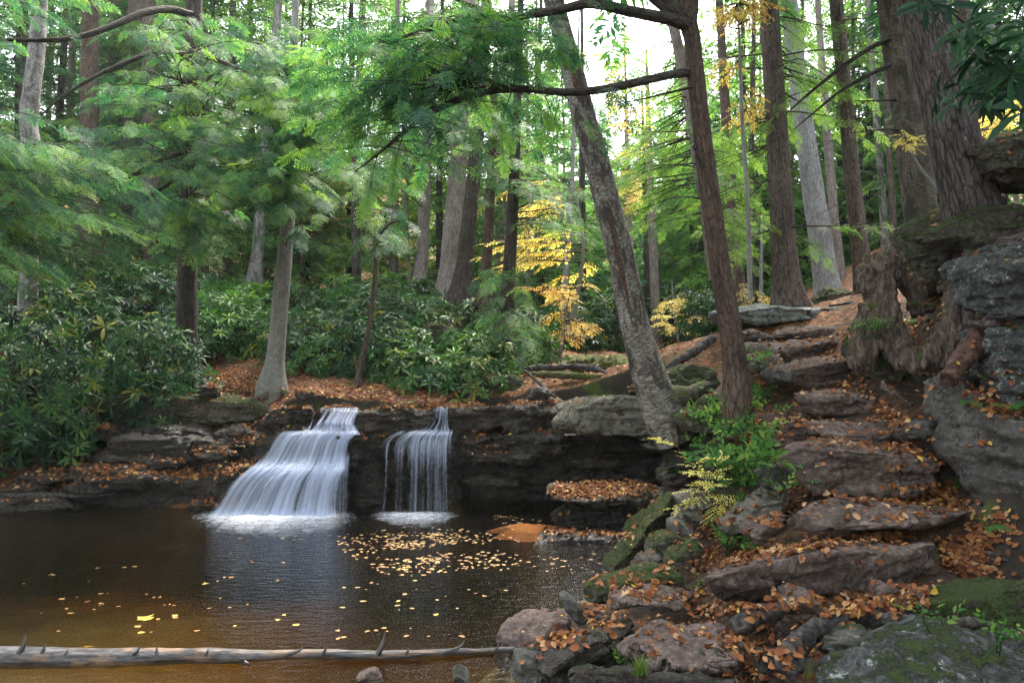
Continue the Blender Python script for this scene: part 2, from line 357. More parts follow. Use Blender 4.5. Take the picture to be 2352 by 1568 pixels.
make_ground()

# ------------------------------------------------------------------ rocks
def voxel(V, faces, size):
    me = bpy.data.meshes.new('tmp'); me.from_pydata([tuple(v) for v in V], [], [tuple(f) for f in faces]); me.update()
    o = bpy.data.objects.new('tmp', me); COL.objects.link(o)
    md = o.modifiers.new('r', 'REMESH'); md.mode = 'VOXEL'; md.voxel_size = size
    ev = o.evaluated_get(bpy.context.evaluated_depsgraph_get()); m2 = ev.to_mesh()
    n = len(m2.vertices); A = np.empty(n*3); m2.vertices.foreach_get('co', A)
    q = np.empty(len(m2.loops), np.int32); m2.loops.foreach_get('vertex_index', q)
    ls = np.empty(len(m2.polygons), np.int32); m2.polygons.foreach_get('loop_total', ls)
    ev.to_mesh_clear(); bpy.data.objects.remove(o); bpy.data.meshes.remove(me)
    assert (ls == 4).all()
    return A.reshape(-1, 3), q.reshape(-1, 4)
def normals(V, Q):
    n = np.cross(V[Q[:, 2]]-V[Q[:, 0]], V[Q[:, 3]]-V[Q[:, 1]]); N = np.zeros_like(V)
    for k in range(4): np.add.at(N, Q[:, k], n)
    return unit(N)
def relax(V, Q, it):
    for _ in range(it):
        S = np.zeros_like(V); C = np.zeros(len(V))
        for a, b in ((0, 1), (1, 2), (2, 3), (3, 0)):
            np.add.at(S, Q[:, a], V[Q[:, b]]); np.add.at(C, Q[:, a], 1)
            np.add.at(S, Q[:, b], V[Q[:, a]]); np.add.at(C, Q[:, b], 1)
        V = V*.4 + .6*S/C[:, None]
    return V
def weather(V, Q, seed, amp=.034, strata=1., cuts=10, it=2, chip=.7):
    r = np.random.default_rng(seed); c = V.mean(0); ext = V.max(0)-V.min(0); sz = float(np.median(ext)); amp = amp*min(1, sz/.45)
    for _ in range(cuts):                                     # broken corners: flat chips at random angles
        d = unit(r.normal(size=3)/np.maximum(ext, .05)); s = (V-c)@d; lim = np.quantile(s, r.uniform(.90, .985))
        V = V - np.maximum(s-lim, 0)[:, None]*d*.85
    V = relax(V, Q, it); N = normals(V, Q)
    side = 1-np.abs(N[:, 2])**2
    o = r.uniform(0, 50, 3)
    dsp = fbm((V+o)*2.1/max(sz, .3)**.5, 4, seed)*amp*1.6
    dsp += fbm((V+o)*(1.2, 1.2, 11), 3, seed+5)*amp*1.1*strata*side
    w = (V+o)*(2.5, 2.5, 7); cell = vn(np.floor(w*1.3+vn(w, seed)[:, None]*.8), seed+9)
    dsp += cell*amp*chip*(.25+side)
    dsp += fbm((V+o)*17, 4, seed+2, .6)*amp*.42
    return V + N*dsp[:, None]
ROCKS = []
def rock_obj(V, faces, mat, label, name='rock', cat='rock', group=None, seed=None, size=None, **kw):
    V = np.asarray(V, float); ext = V.max(0)-V.min(0)
    if size is None: size = max(.011, float(np.max(ext))/105)
    seed = (abs(hash((round(float(V[0, 0]), 3), round(float(V[0, 1]), 3)))) % 9999) if seed is None else seed
    V, Q = voxel(V, faces, size); V = weather(V, Q, seed, **kw)
    org = np.array([V[:, 0].mean(), V[:, 1].mean(), V[:, 2].min()])
    o = link(name, mk_mesh(name, V-org, [Q], ROCK.get(mat, None) or BARK[mat]), None, org)
    ROCKS.append(o); return tag(o, label, cat, group)
def poly(pts, n):
    p = np.asarray(pts, float); s = np.concatenate([[0], np.cumsum(np.linalg.norm(np.diff(p, axis=0), axis=1))]); t = np.linspace(0, s[-1], n)
    return np.stack([np.interp(t, s, p[:, k]) for k in range(p.shape[1])], 1)
def lofted(tf, bf, tb, df, db, under=.0, n=26, dome=.015):
    """slab between a front top edge, a front bottom edge and a back top edge, each with its own distance at its two ends"""
    T, B, K = poly(tf, n), poly(bf, n), poly(tb, n); V = []
    f = lambda d, i: d[0]+(d[1]-d[0])*i/(n-1) if isinstance(d, tuple) else d
    for i in range(n):
        a = P(*T[i], f(df, i)); b = P(*B[i], f(df, i)+.05); k = P(*K[i], f(db, i))
        bb = np.array((k[0], k[1], min(b[2], k[2]-.12)-under))
        V += [b-np.array((0, 0, under)), a, (a+k)/2+np.array((0, 0, dome*(1 if dome < .03 else math.sin(math.pi*i/(n-1))**.6))), k, bb]
    m = 5; Fc = []
    for i in range(n-1):
        for j in range(m):
            Fc.append((i*m+j, i*m+(j+1) % m, (i+1)*m+(j+1) % m, (i+1)*m+j))
    Fc.append(tuple(range(m-1, -1, -1))); Fc.append(tuple((n-1)*m+j for j in range(m)))
    return np.array(V), Fc
def far(d, k): return tuple(x+k for x in d) if isinstance(d, tuple) else d+k
def slab(mat, label, tf, bf, tb, df, db, under=0., push=0., dome=.015, **kw):
    df, db = far(df, push), far(db, push)
    V, Fc = lofted(tf, bf, tb, df, db, under, dome=dome); return rock_obj(V, Fc, mat, label, **kw)
def prism(mat, label, outline, d, thick, shrink=.86, up=0., push=0., **kw):
    d = far(d, push)
    """an outline with its own distance, pushed back by its thickness, the front edge worn round"""
    n = 40; o = poly(list(outline)+[outline[0]], n+1)[:-1]; x0, x1 = o[:, 0].min(), o[:, 0].max()
    f = lambda x: d[0]+(d[1]-d[0])*(x-x0)/(x1-x0) if isinstance(d, tuple) else d
    A = np.array([P(x, y, f(x)+.25*thick) for x, y in o]); c = A.mean(0)
    fr = c+(A-c)*shrink - np.array((0, .25*thick, 0)); bk = c+(A-c)*.8 + np.array((0, .75*thick, up)); md = A + np.array((0, .3*thick, up*.4))
    V = np.concatenate([fr, A, md, bk]); Fc = []
    for k in range(3):
        for i in range(n): Fc.append((k*n+i, k*n+(i+1) % n, (k+1)*n+(i+1) % n, (k+1)*n+i))
    Fc.append(tuple(range(n-1, -1, -1))); Fc.append(tuple(3*n+i for i in range(n)))
    return rock_obj(V, Fc, mat, label, **kw)
def blob(mat, label, c, dims, rz=0, tilt=(0, 0), planes=12, seed=1, **kw):
    """a broken boulder: the space inside a dozen planes"""
    r = np.random.default_rng(seed); nu, nv = 40, 22
    u = np.linspace(0, 2*math.pi, nu, endpoint=False); v = np.linspace(0, math.pi, nv)[1:-1]
    vv, uu = np.meshgrid(v, u, indexing='ij'); d = np.stack([np.sin(vv)*np.cos(uu), np.sin(vv)*np.sin(uu), np.cos(vv)], -1).reshape(-1, 3)
    d = np.concatenate([d, [[0, 0, 1], [0, 0, -1]]])
    N = unit(np.concatenate([np.eye(3), -np.eye(3), r.normal(size=(planes, 3))])+r.normal(size=(planes+6, 3))*.12); off = np.concatenate([np.ones(6)*.95, r.uniform(.9, 1.2, planes)])
    rad = np.min(off/np.maximum(d@N.T, .05), axis=1); V = d*rad[:, None]*np.asarray(dims)/2
    R = np.array(Matrix.Rotation(rz, 3, 'Z') @ Matrix.Rotation(tilt[0], 3, 'X') @ Matrix.Rotation(tilt[1], 3, 'Y'))
    V = V@R.T + np.asarray(c); Fc = []; k = nv-2
    for i in range(k-1):
        for j in range(nu): Fc.append((i*nu+j, (i+1)*nu+j, (i+1)*nu+(j+1) % nu, i*nu+(j+1) % nu))
    t, b = len(V)-2, len(V)-1
    for j in range(nu): Fc += [(t, j, (j+1) % nu), ((k-1)*nu+j, b, (k-1)*nu+(j+1) % nu)]
    kw.setdefault('cuts', 4)
    return rock_obj(V, Fc, mat, label, seed=seed, **kw)
def tube_path(pts, n):
    p = np.asarray(pts, float); q = np.concatenate([[2*p[0]-p[1]], p, [2*p[-1]-p[-2]]]); m = len(p)-1
    t = np.linspace(0, m, n); i = np.minimum(t.astype(int), m-1); f = (t-i)[:, None]
    a, b, c, e = q[i], q[i+1], q[i+2], q[i+3]
    return .5*((2*b)+(-a+c)*f+(2*a-5*b+4*c-e)*f**2+(-a+3*b-3*c+e)*f**3)
def tube(pts, rad, seg=10, n=None, cap=True):
    """returns V, quads, uv (metres) of a smooth tube through pts (x,y,z) with radii"""
    pts = np.asarray(pts, float); n = n or max(4, 4*len(pts)); q = tube_path(np.c_[pts, rad], n); c, r = q[:, :3], np.maximum(q[:, 3], .0015)
    tn = unit(np.gradient(c, axis=0)); ref = np.array((0., -1, 0)) if abs(tn[:, 1]).mean() < .85 else np.array((0, 0, 1.))
    s = unit(np.cross(tn, ref)); w = np.cross(s, tn)
    a = np.linspace(0, 2*math.pi, seg+1) + math.pi/2
    V = c[:, None] + r[:, None, None]*(np.cos(a)[None, :, None]*s[:, None] + np.sin(a)[None, :, None]*w[:, None])
    ln = np.concatenate([[0], np.cumsum(np.linalg.norm(np.diff(c, axis=0), axis=1))])
    rm = float(np.mean(r)); U = np.broadcast_to((np.arange(seg+1)/seg*2*math.pi*rm)[None], (n, seg+1)); W = np.broadcast_to(ln[:, None], (n, seg+1))
    i = (np.arange(n-1)[:, None]*(seg+1)+np.arange(seg)[None]).ravel(); Q = np.stack([i, i+1, i+seg+2, i+seg+1], 1)
    return V.reshape(-1, 3), Q, np.stack([U, W], -1).reshape(-1, 2)
class Acc:
    def __init__(s): s.V, s.Q, s.T, s.uv, s.n = [], [], [], [], 0
    def add(s, V, Q, uv=None):
        s.V.append(V); s.Q.append(np.asarray(Q)+s.n); s.n += len(V); s.uv.append(uv if uv is not None else np.zeros((len(V), 2)))
    def tube(s, pts, rad, seg=6, n=None): s.add(*tube(pts, rad, seg, n))
    def obj(s, name, mat, parent=None, org=(0, 0, 0)):
        if not s.V: return None
        if name == 'stem' and 1 < len(s.V) <= 14:          # few stems: each one a part
            n = 0
            for v, q, uv in zip(s.V, s.Q, s.uv): link(name, mk_mesh(name, v-np.asarray(org), [q-n], mat, uv=uv), parent); n += len(v)
            return None
        return link(name, mk_mesh(name, np.concatenate(s.V)-np.asarray(org), [np.concatenate(s.Q)], mat, uv=np.concatenate(s.uv)), parent)
# ------------------------------------------------------------------ the stone steps
STEP = dict(name='stone_step', cat='stone step', group='stone steps climbing the bank', amp=.024, it=1, strata=1.0, chip=1.0)
slab('step', 'longest and lowest stone step, a thick brown block with leaves along its back edge',
  [(1612,1313),(1676,1304),(1776,1291),(1901,1271),(1996,1264),(2066,1274),(2106,1256),(2148,1236)], [(1621,1345),(1655,1382),(1751,1372),(1876,1358),(1976,1352),(2126,1333),(2166,1318)],
  [(1650,1290),(1750,1262),(1850,1250),(1950,1245),(2050,1238),(2130,1228)], (5.15,5.8), (5.65,6.3), under=.08, **STEP)
slab('step', 'broad sloping stone step with a hollow under its right end, second from the bottom',
  [(1801,1190),(1850,1208),(1950,1212),(2050,1205),(2130,1195),(2225,1175)], [(1806,1215),(1866,1240),(1926,1228),(2000,1226),(2100,1221),(2200,1190)],
  [(1840,1157),(1880,1140),(1920,1139),(2026,1152),(2126,1160),(2210,1165)], (5.9,6.2), (6.45,6.75), **STEP)
slab('step', 'tall blocky stone step with a rough brown face, third from the bottom',
  [(1778,1018),(1830,1026),(1864,1034),(1950,1034),(2040,1042),(2100,1052),(2160,1075)], [(1785,1050),(1822,1080),(1870,1120),(1950,1129),(2026,1133),(2100,1127),(2165,1114)],
  [(1790,1008),(1850,1002),(1900,1004),(1980,1012),(2060,1020),(2120,1035),(2150,1050)], (6.8,6.9), (7.35,7.45), under=.05, **STEP)
slab('step', 'thin flat purple brown stone step just above the tallest step',
  [(1800,993),(1864,997),(1938,1002),(1988,1000),(2032,1007),(2070,1001)], [(1805,1008),(1870,1018),(1950,1024),(2000,1030),(2040,1032),(2062,1028)],
  [(1855,960),(1900,958),(1960,962),(2010,962),(2054,967)], 7.6, 8.15, **STEP)
slab('step', 'narrow stone step with a pointed left end, fifth from the bottom',
  [(1822,912),(1860,918),(1910,915),(1960,912),(1998,915)], [(1842,947),(1865,958),(1920,956),(1970,957),(2006,954)], [(1835,900),(1880,896),(1930,896),(1990,902)], 8.4, 8.95, **STEP)
slab('step', 'chunky stone step with cracked layered front, sixth from the bottom',
  [(1768,848),(1800,850),(1840,845),(1900,836),(1955,822)], [(1775,882),(1810,888),(1860,892),(1920,884),(1958,868)], [(1800,828),(1850,818),(1900,812),(1950,806)], 9.3, 10., **STEP)
slab('step', 'wide low stone step two below the pale capping slab',
  [(1703,800),(1750,797),(1800,799),(1860,792),(1925,782)], [(1710,815),(1760,819),(1820,826),(1880,820),(1928,806)], [(1715,790),(1770,784),(1840,778),(1918,774)], 10.2, 10.75, under=.05, **STEP)
slab('step', 'highest thin stone step tucked under the pale capping slab',
  [(1770,772),(1830,765),(1880,757),(1962,762)], [(1772,785),(1830,782),(1880,776),(1964,776)], [(1790,762),(1850,750),(1900,752),(1957,754)], 11., 11.55, **STEP)
slab('slab', 'long pale grey lichen covered slab lying across the top of the steps',
  [(1624,716),(1690,706),(1756,700),(1803,706),(1870,710),(1900,709)], [(1628,735),(1690,743),(1770,746),(1850,745),(1902,742)], [(1640,712),(1700,702),(1760,697),(1810,702),(1870,705),(1900,705)], 12, 13.2, name='stone_slab', cat='rock slab')
slab('damp', 'dark brown end block beside the pale capping slab at the top of the steps',
  [(1885,709),(1930,708),(2006,706)], [(1890,742),(1960,742),(2004,740)], [(1890,704),(1930,704),(2000,702)], 12.1, 13.2, name='stone_slab', cat='rock slab')
slab('damp', 'thin dark wedge of rock lying on the end block above the steps',
  [(1890,705),(1950,694),(2004,686)], [(1895,709),(1950,708),(2004,706)], [(1900,702),(1950,690),(2004,682)], 12.3, 13, name='stone_slab', cat='rock slab')
prism('mossy', 'pointed mossy boulder at the foot of the grey trunk above the steps', [(1872,702),(1890,675),(1908,652),(1930,660),(1955,668),(1985,690),(1990,704)], 13.6, .8)
prism('damp', 'dark layered rock filling the gap under the left of the capping slab', [(1690,772),(1700,760),(1740,758),(1770,765),(1765,790),(1700,795)], 10.9, .7)
prism('pale', 'small pale mossy block beside the sixth stone step', [(1712,826),(1750,818),(1800,824),(1806,842),(1760,850),(1716,846)], 9.6, .5)
prism('grey', 'greenish lichen block wedged at the left end of the sixth step', [(1764,852),(1790,842),(1815,850),(1812,880),(1785,878),(1766,868)], 9.15, .4)
# ------------------------------------------------------------------ rocks of the near shore, bottom of the picture
slab('step', 'flat brown stone strewn with leaves in front of the lowest step', [(1382,1368),(1420,1380),(1460,1386),(1520,1390),(1568,1386)], [(1385,1392),(1430,1397),(1500,1401),(1562,1400)], [(1400,1352),(1456,1337),(1530,1340),(1600,1352)], 5.35, 5.95)
slab('step', 'large tilted brown slab with a pale lichen corner in the middle of the near shore', [(1440,1482),(1480,1511),(1530,1532),(1590,1543),(1640,1525),(1702,1482)], [(1442,1512),(1490,1546),(1530,1557),(1600,1564),(1650,1543),(1702,1506)],
  [(1435,1448),(1490,1415),(1550,1402),(1616,1402),(1656,1426),(1692,1470)], 4.3, 5.1)
slab('damp', 'dark cracked rock with leaves on top between the water and the tilted slab', [(1232,1517),(1290,1502),(1336,1492),(1356,1472),(1432,1452)], [(1265,1562),(1336,1542),(1435,1502)], [(1240,1490),(1340,1455),(1446,1420)], (4.6,5.0), (5.0,5.4), under=.2)
prism('grey', 'thin upright grey shard standing among leaves by the water', [(1286,1362),(1300,1357),(1326,1376),(1351,1421),(1345,1443),(1326,1453),(1303,1410)], 5.45, .22)
slab('step', 'low wet rock sloping into the pool beside the upright shard', [(1148,1472),(1200,1478),(1295,1455)], [(1150,1490),(1200,1492),(1295,1475)], [(1180,1415),(1230,1396),(1295,1386)], 5.75, 6.5, under=.2)
prism('grey', 'grey faceted rock at the waterline by the bottom edge', [(1184,1512),(1196,1504),(1215,1503),(1245,1525),(1290,1570),(1290,1620),(1180,1620)], 4.75, .45)
slab('damp', 'low dark rock along the bottom edge below the tilted slab', [(1316,1552),(1450,1546),(1560,1560),(1700,1572)], [(1320,1620),(1450,1630),(1700,1640)], [(1330,1540),(1450,1534),(1560,1548),(1700,1560)], 4.15, 4.4, under=.1)
slab('blue', 'huge blue grey boulder with moss patches in the bottom corner', [(1862,1610),(1950,1590),(2100,1580),(2250,1590),(2480,1620)], [(1850,1760),(1950,1780),(2100,1790),(2250,1790),(2480,1790)],
  [(1885,1518),(1976,1480),(2044,1434),(2126,1436),(2226,1458),(2330,1478),(2480,1545)], 3.55, 4.3, size=.014, cuts=3, chip=.2, dome=.15, it=4)
slab('mossy', 'layered mossy rock ledge behind the huge corner boulder', [(2100,1398),(2180,1393),(2250,1384),(2370,1370)], [(2104,1428),(2200,1446),(2280,1455),(2370,1460)], [(2110,1370),(2200,1338),(2370,1310)], 4.7, 5.4, under=.1)
prism('step', 'small brown rock lying in the dirt behind the near roots', [(2006,1372),(2020,1348),(2050,1342),(2062,1362),(2050,1382)], 5.2, .25)
prism('grey', 'wedge shaped grey rock leaning on the layered ledge', [(2075,1405),(2105,1365),(2135,1345),(2150,1362),(2120,1405)], 4.95, .3)
prism('damp', 'small square brown stone in the wet dirt by the roots', [(1738,1512),(1760,1500),(1782,1512),(1784,1540),(1745,1545)], 4.2, .2)
prism('grey', 'brownish grey rock half hidden behind the corner boulder', [(1876,1490),(1900,1465),(1960,1445),(2000,1455),(1970,1495),(1890,1515)], 4.25, .4)
prism('step', 'rounded brown rock in the dirt between the roots and the lowest step', [(1790,1400),(1830,1365),(1880,1372),(1890,1400),(1850,1425),(1800,1425)], 4.95, .35)
prism('step', 'small reddish rock standing in the pool in front of the log', [(812,1562),(820,1552),(836,1548),(847,1534),(862,1538),(874,1550),(882,1562),(878,1572),(816,1572)], 5.0, .13, cuts=16, size=.009)
prism('grey', 'small pale grey pointed stone in the water at the bottom edge', [(1032,1590),(1038,1545),(1050,1536),(1066,1544),(1086,1570),(1090,1600)], 4.95, .2, size=.009)
# ------------------------------------------------------------------ the bank between pool and steps
prism('mossy', 'steep mossy slab leaning down into the pool like a ramp', [(1550,1108),(1526,1156),(1486,1191),(1456,1231),(1416,1281),(1388,1335),(1440,1330),(1495,1300),(1510,1270),(1528,1240),(1540,1190),(1560,1118)], (7.2,8.4), .6)
slab('mossy', 'flat moss edged rock between the leaning ramp and the lowest step', [(1350,1362),(1420,1345),(1480,1336),(1546,1324)], [(1354,1380),(1450,1366),(1548,1340)], [(1360,1338),(1440,1310),(1500,1287),(1546,1300)], 5.9, 6.45)
prism('mossy', 'short mossy log shaped rock lying on the bank above the pool', [(1532,1290),(1545,1268),(1590,1238),(1612,1232),(1618,1252),(1600,1275),(1550,1302)], 6.5, .35)
prism('mossy', 'small bright green mossy rock on the bank beside the ramp', [(1486,1262),(1500,1242),(1540,1232),(1566,1240),(1570,1258),(1540,1276),(1500,1274)], 6.9, .35)
prism('grey', 'small upright mossy stone behind the green rock on the bank', [(1540,1200),(1552,1190),(1580,1200),(1592,1225),(1570,1242),(1548,1235)], 7.1, .3)
prism('damp', 'dark flat rock at the foot of the ramp by the water', [(1448,1305),(1470,1282),(1520,1275),(1545,1288),(1520,1305),(1470,1318)], 6.7, .4)
prism('pale', 'long tilted brown rock left of the second step', [(1655,1222),(1680,1200),(1730,1160),(1780,1126),(1822,1132),(1818,1160),(1770,1190),(1700,1222)], 6.9, .5)
prism('step', 'wedge of brown rock below the end of the second step', [(1712,1222),(1730,1205),(1790,1188),(1800,1205),(1772,1236),(1740,1252)], 6.3, .35)
prism('pale', 'square mossy block on the bank under the yellow shrub', [(1550,1142),(1580,1128),(1622,1132),(1640,1150),(1600,1165),(1556,1160)], 7.7, .45)
prism('pale', 'low brown rock under the mossy block on the bank', [(1552,1168),(1600,1168),(1640,1175),(1640,1200),(1590,1200),(1556,1190)], 7.6, .4)
prism('damp', 'brown stacked block in the dark at the end of the falls', [(1520,1070),(1560,1062),(1600,1066),(1606,1082),(1560,1086),(1522,1082)], 9.1, .5)
prism('damp', 'squarish brown block under the stacked block beside the falls', [(1520,1085),(1600,1086),(1610,1118),(1570,1122),(1522,1112)], 9.05, .5)
prism('mossy', 'mossy overhanging boulder below the twin trunk by the steps', [(1556,962),(1590,938),(1640,930),(1690,945),(1690,975),(1640,995),(1585,985)], 8.9, .7)
prism('mossy', 'rounded mossy boulder under the leaves left of the scaly trunk', [(1600,925),(1620,905),(1660,900),(1680,920),(1670,940),(1610,940)], 9.1, .5)
prism('mossy', 'round moss and lichen covered boulder between the two leaning trunks', [(1525,880),(1545,848),(1590,835),(1640,850),(1650,890),(1610,925),(1545,935)], 9.6, .9)
prism('grey', 'lichen dotted rock at the foot of the third step', [(1745,1085),(1770,1062),(1800,1070),(1815,1100),(1790,1125),(1750,1115)], 7.1, .4)
prism('damp', 'purple brown block in the shadow under the twin trunk', [(1530,965),(1570,955),(1600,975),(1598,1010),(1540,1008)], 9.5, .5)
# ------------------------------------------------------------------ boulders on the uphill side of the steps
slab('face', 'great sloping grey rock face on the uphill side of the steps', [(2116,885),(2150,850),(2200,868),(2240,930),(2300,960),(2420,1000)], [(2122,910),(2160,1005),(2215,1080),(2285,1155),(2360,1205),(2430,1230)], [(2140,855),(2180,838),(2232,836),(2290,870),(2360,905),(2430,930)], (7.5,5.7), (8.0,6.5), under=.15)
prism('blue', 'overhanging grey boulder with a sunless underside beneath the great trunk', [(2238,668),(2252,638),(2307,606),(2420,560),(2440,650),(2410,740),(2310,742),(2268,728),(2258,700)], (6.9,6.2), .9, up=.25)
prism('blue', 'blue grey upright boulder under the overhanging boulder', [(2272,768),(2282,746),(2340,742),(2430,735),(2430,930),(2352,935),(2305,925),(2280,880)], (6.6,6.0), .8)
prism('mossy', 'tall moss and lichen boulder behind the old stump', [(2082,560),(2110,510),(2160,480),(2190,500),(2200,560),(2190,620),(2150,660),(2110,640),(2085,600)], 9.2, .9)
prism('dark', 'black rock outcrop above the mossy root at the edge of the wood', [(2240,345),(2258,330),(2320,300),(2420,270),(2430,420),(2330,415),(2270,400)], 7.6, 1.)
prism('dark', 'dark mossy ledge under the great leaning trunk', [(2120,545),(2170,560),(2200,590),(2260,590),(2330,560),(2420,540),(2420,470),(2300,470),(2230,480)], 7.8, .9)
prism('mossy', 'mossy mound of soil and rock under the old stump', [(1962,800),(1990,752),(2040,760),(2085,815),(2130,850),(2110,880),(2040,885),(1985,850)], 8.7, .8, shrink=.8)
prism('grey', 'small grey rock at the edge of the path by the rock face', [(2070,1000),(2090,975),(2130,970),(2150,990),(2110,1005)], 7.3, .3)
# ------------------------------------------------------------------ ledges of the falls
W = dict(name='ledge_rock', cat='ledge rock', push=1.25, amp=.055)
slab('wet', 'dark square caprock at the left lip of the waterfall', [(614,943),(660,938),(706,940)], [(616,978),(650,990),(708,992)], [(618,934),(660,932),(706,934)], 11, 11.8, **W)
slab('wet', 'wet sunken caprock under the main lip of the falls', [(690,945),(760,943),(834,945)], [(690,995),(760,998),(834,998)], [(690,938),(760,936),(834,938)], 11.12, 11.9, **W)
slab('damp', 'dark caprock with hanging moss between the two falls', [(828,944),(880,938),(940,940),(1005,942)], [(834,998),(870,1003),(940,998),(1005,996)], [(830,934),(880,931),(940,932),(1005,934)], 10.95, 11.8, strata=1.3, **W)
slab('damp', 'long dark caprock right of the narrow fall', [(1000,942),(1080,936),(1150,938),(1230,930),(1290,925)], [(1004,985),(1080,992),(1150,980),(1230,990),(1290,985)], [(1000,933),(1080,929),(1150,930),(1230,922),(1290,917)], 10.95, 11.9, **W)
prism('pale', 'big pale brown boulder overhanging the dark recess at the end of the falls', [(1276,962),(1285,930),(1310,918),(1355,910),(1470,907),(1505,915),(1516,945),(1508,985),(1480,998),(1430,995),(1372,1001),(1322,997),(1280,990)], 11.2, 1.4, shrink=.93)
slab('wet', 'stepped wet ledge under the main fall', [(560,1003),(640,996),(730,994),(836,1000)], [(560,1080),(640,1080),(730,1080),(836,1080)], [(600,985),(640,985),(730,985),(836,988)], 10.75, 11.4, under=.1, **W)
slab('wet', 'lower wet ledge hidden behind the main fall', [(500,1085),(600,1076),(700,1072),(800,1080)], [(485,1190),(600,1190),(700,1190),(800,1190)], [(540,1050),(640,1050),(700,1050),(805,1050)], 10.35, 11.2, under=.15, **W)
slab('wet', 'leafy wet ledge below the caprock between the falls', [(795,1012),(850,1008),(950,1004),(1045,1002)], [(800,1060),(880,1052),(950,1040),(1045,1042)], [(820,996),(880,998),(950,992),(1045,988)], 10.72, 11.5, chip=.9, **W)
prism('wet', 'dark block of rock between the two streams of water', [(800,1050),(830,1040),(880,1048),(884,1120),(878,1195),(800,1195),(796,1110)], 10.85, .8, **W)
slab('damp', 'rough dark ledge with scattered leaves right of the narrow fall', [(1038,996),(1100,1000),(1180,1000),(1290,995)], [(1042,1070),(1100,1078),(1180,1060),(1290,1050)], [(1038,988),(1100,988),(1180,985),(1290,980)], 10.75, 11.6, chip=1.1, **W)
slab('wet', 'black rock wall at the back of the narrow fall', [(870,1040),(950,1036),(1060,1040)], [(870,1200),(950,1200),(1060,1200)], [(870,1030),(950,1030),(1060,1030)], 11.1, 11.8, **W)
slab('wet', 'layered black rock wall in the recess under the pale boulder', [(1050,1052),(1180,1035),(1300,1000),(1420,1005),(1560,1005)], [(1050,1200),(1180,1200),(1300,1200),(1420,1190),(1560,1185)], [(1050,1040),(1180,1020),(1300,990),(1420,990),(1560,990)], (11.4,10.9), (12.2,11.7), strata=2., chip=1.2, **W)
slab('wet', 'low black ledge in the recess behind the leaf covered rock', [(1180,1075),(1260,1068),(1350,1080),(1430,1090)], [(1180,1100),(1260,1110),(1350,1112),(1430,1112)], [(1180,1066),(1260,1060),(1350,1066),(1430,1075)], 11.0, 11.6, **W)
slab('damp', 'flat topped rock piled with orange leaves at the pool edge', [(1248,1136),(1290,1146),(1350,1151),(1430,1146),(1530,1130)], [(1262,1152),(1330,1168),(1400,1164),(1530,1152)], [(1270,1105),(1330,1100),(1400,1100),(1535,1112)], 9.9, 10.7)
slab('wet', 'black undercut block beneath the leaf piled rock', [(1262,1160),(1330,1166),(1400,1164),(1530,1150)], [(1275,1216),(1330,1226),(1400,1228),(1520,1222)], [(1280,1150),(1330,1150),(1400,1150),(1530,1150)], 10.15, 10.8, under=.1, chip=1.1)
slab('wet', 'low wet shelf with leaves at the waterline below the leaf piled rock', [(1230,1226),(1300,1231),(1380,1236),(1450,1238)], [(1230,1240),(1300,1244),(1380,1250),(1450,1252)], [(1250,1215),(1320,1216),(1400,1220),(1450,1222)], 9.45, 10., under=.1)
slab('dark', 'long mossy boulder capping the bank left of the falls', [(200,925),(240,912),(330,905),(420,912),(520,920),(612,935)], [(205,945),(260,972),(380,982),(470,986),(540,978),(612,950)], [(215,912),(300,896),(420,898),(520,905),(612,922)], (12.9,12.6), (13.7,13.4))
for args in [
 ('dark layered ledge just under the long mossy boulder', [(300,990),(400,985),(520,988),(605,985)], [(300,1005),(400,1004),(520,1006),(605,1004)], [(300,980),(400,978),(520,978),(605,978)], 11.6, 12.2),
 ('broad wet ledge with a few leaves left of the main fall', [(240,1012),(330,1004),(420,1006),(520,1012),(610,1005)], [(240,1040),(330,1046),(420,1050),(520,1058),(600,1055)], [(260,1000),(330,998),(420,998),(520,1000),(610,995)], 11.3, 12),
 ('leaf covered ledge at the left foot of the main fall', [(160,1082),(300,1078),(400,1098),(480,1108),(560,1085)], [(160,1105),(300,1108),(400,1118),(480,1125),(560,1110)], [(180,1068),(300,1060),(420,1062),(500,1062),(590,1055)], 10.9, 11.7),
 ('black undercut ledge above the water left of the main fall', [(140,1108),(300,1106),(420,1116),(500,1122)], [(140,1150),(300,1158),(420,1165),(490,1180)], [(140,1100),(300,1100),(420,1106),(500,1110)], 11.15, 11.8)]:
    slab('wet', *args, under=.15, **dict(W, push=.75))
for lab, x0, x1, y, th, dd in [('thin brown shelf under the leafy ledge right of the narrow fall',1045,1178,1044,15,12.0),('thin shelf stepping out beside the pale boulder recess',1182,1302,1026,14,12.05),('flat lighter shelf deep in the recess under the pale boulder',1290,1475,1056,15,12.15),('upper thin shelf close under the pale boulder',1365,1545,1026,13,11.9),('low shelf near the water right of the narrow fall',1062,1192,1098,16,12.0),
    ('narrow shelf low on the left ledges',225,425,1050,14,11.9),('brown shelf beside the foot of the main fall',440,600,1066,15,11.75),('dark shelf at the far left of the ledges',50,235,1088,15,11.85),('shelf of rock below the long mossy boulder',330,560,1026,13,12.0)]:
    xs = np.linspace(x0, x1, 5); w_ = [math.sin(k*2.3+x0)*3 for k in range(5)]
    slab('damp', lab, [(x, y+q) for x, q in zip(xs, w_)], [(x, y+th+q*.5) for x, q in zip(xs, w_)], [(x, y-8) for x in xs], dd, dd+.9, amp=.03, it=1, name='ledge_rock', cat='ledge rock')
prism('damp', 'brown block on the leafy bank left of the ledges', [(326,1060),(340,1048),(400,1050),(430,1062),(420,1082),(350,1080)], 11.85, .5)
prism('damp', 'small rounded rock on the ledge under the mossy boulder', [(440,1035),(460,1030),(520,1036),(545,1050),(500,1056),(450,1048)], 11.75, .4)
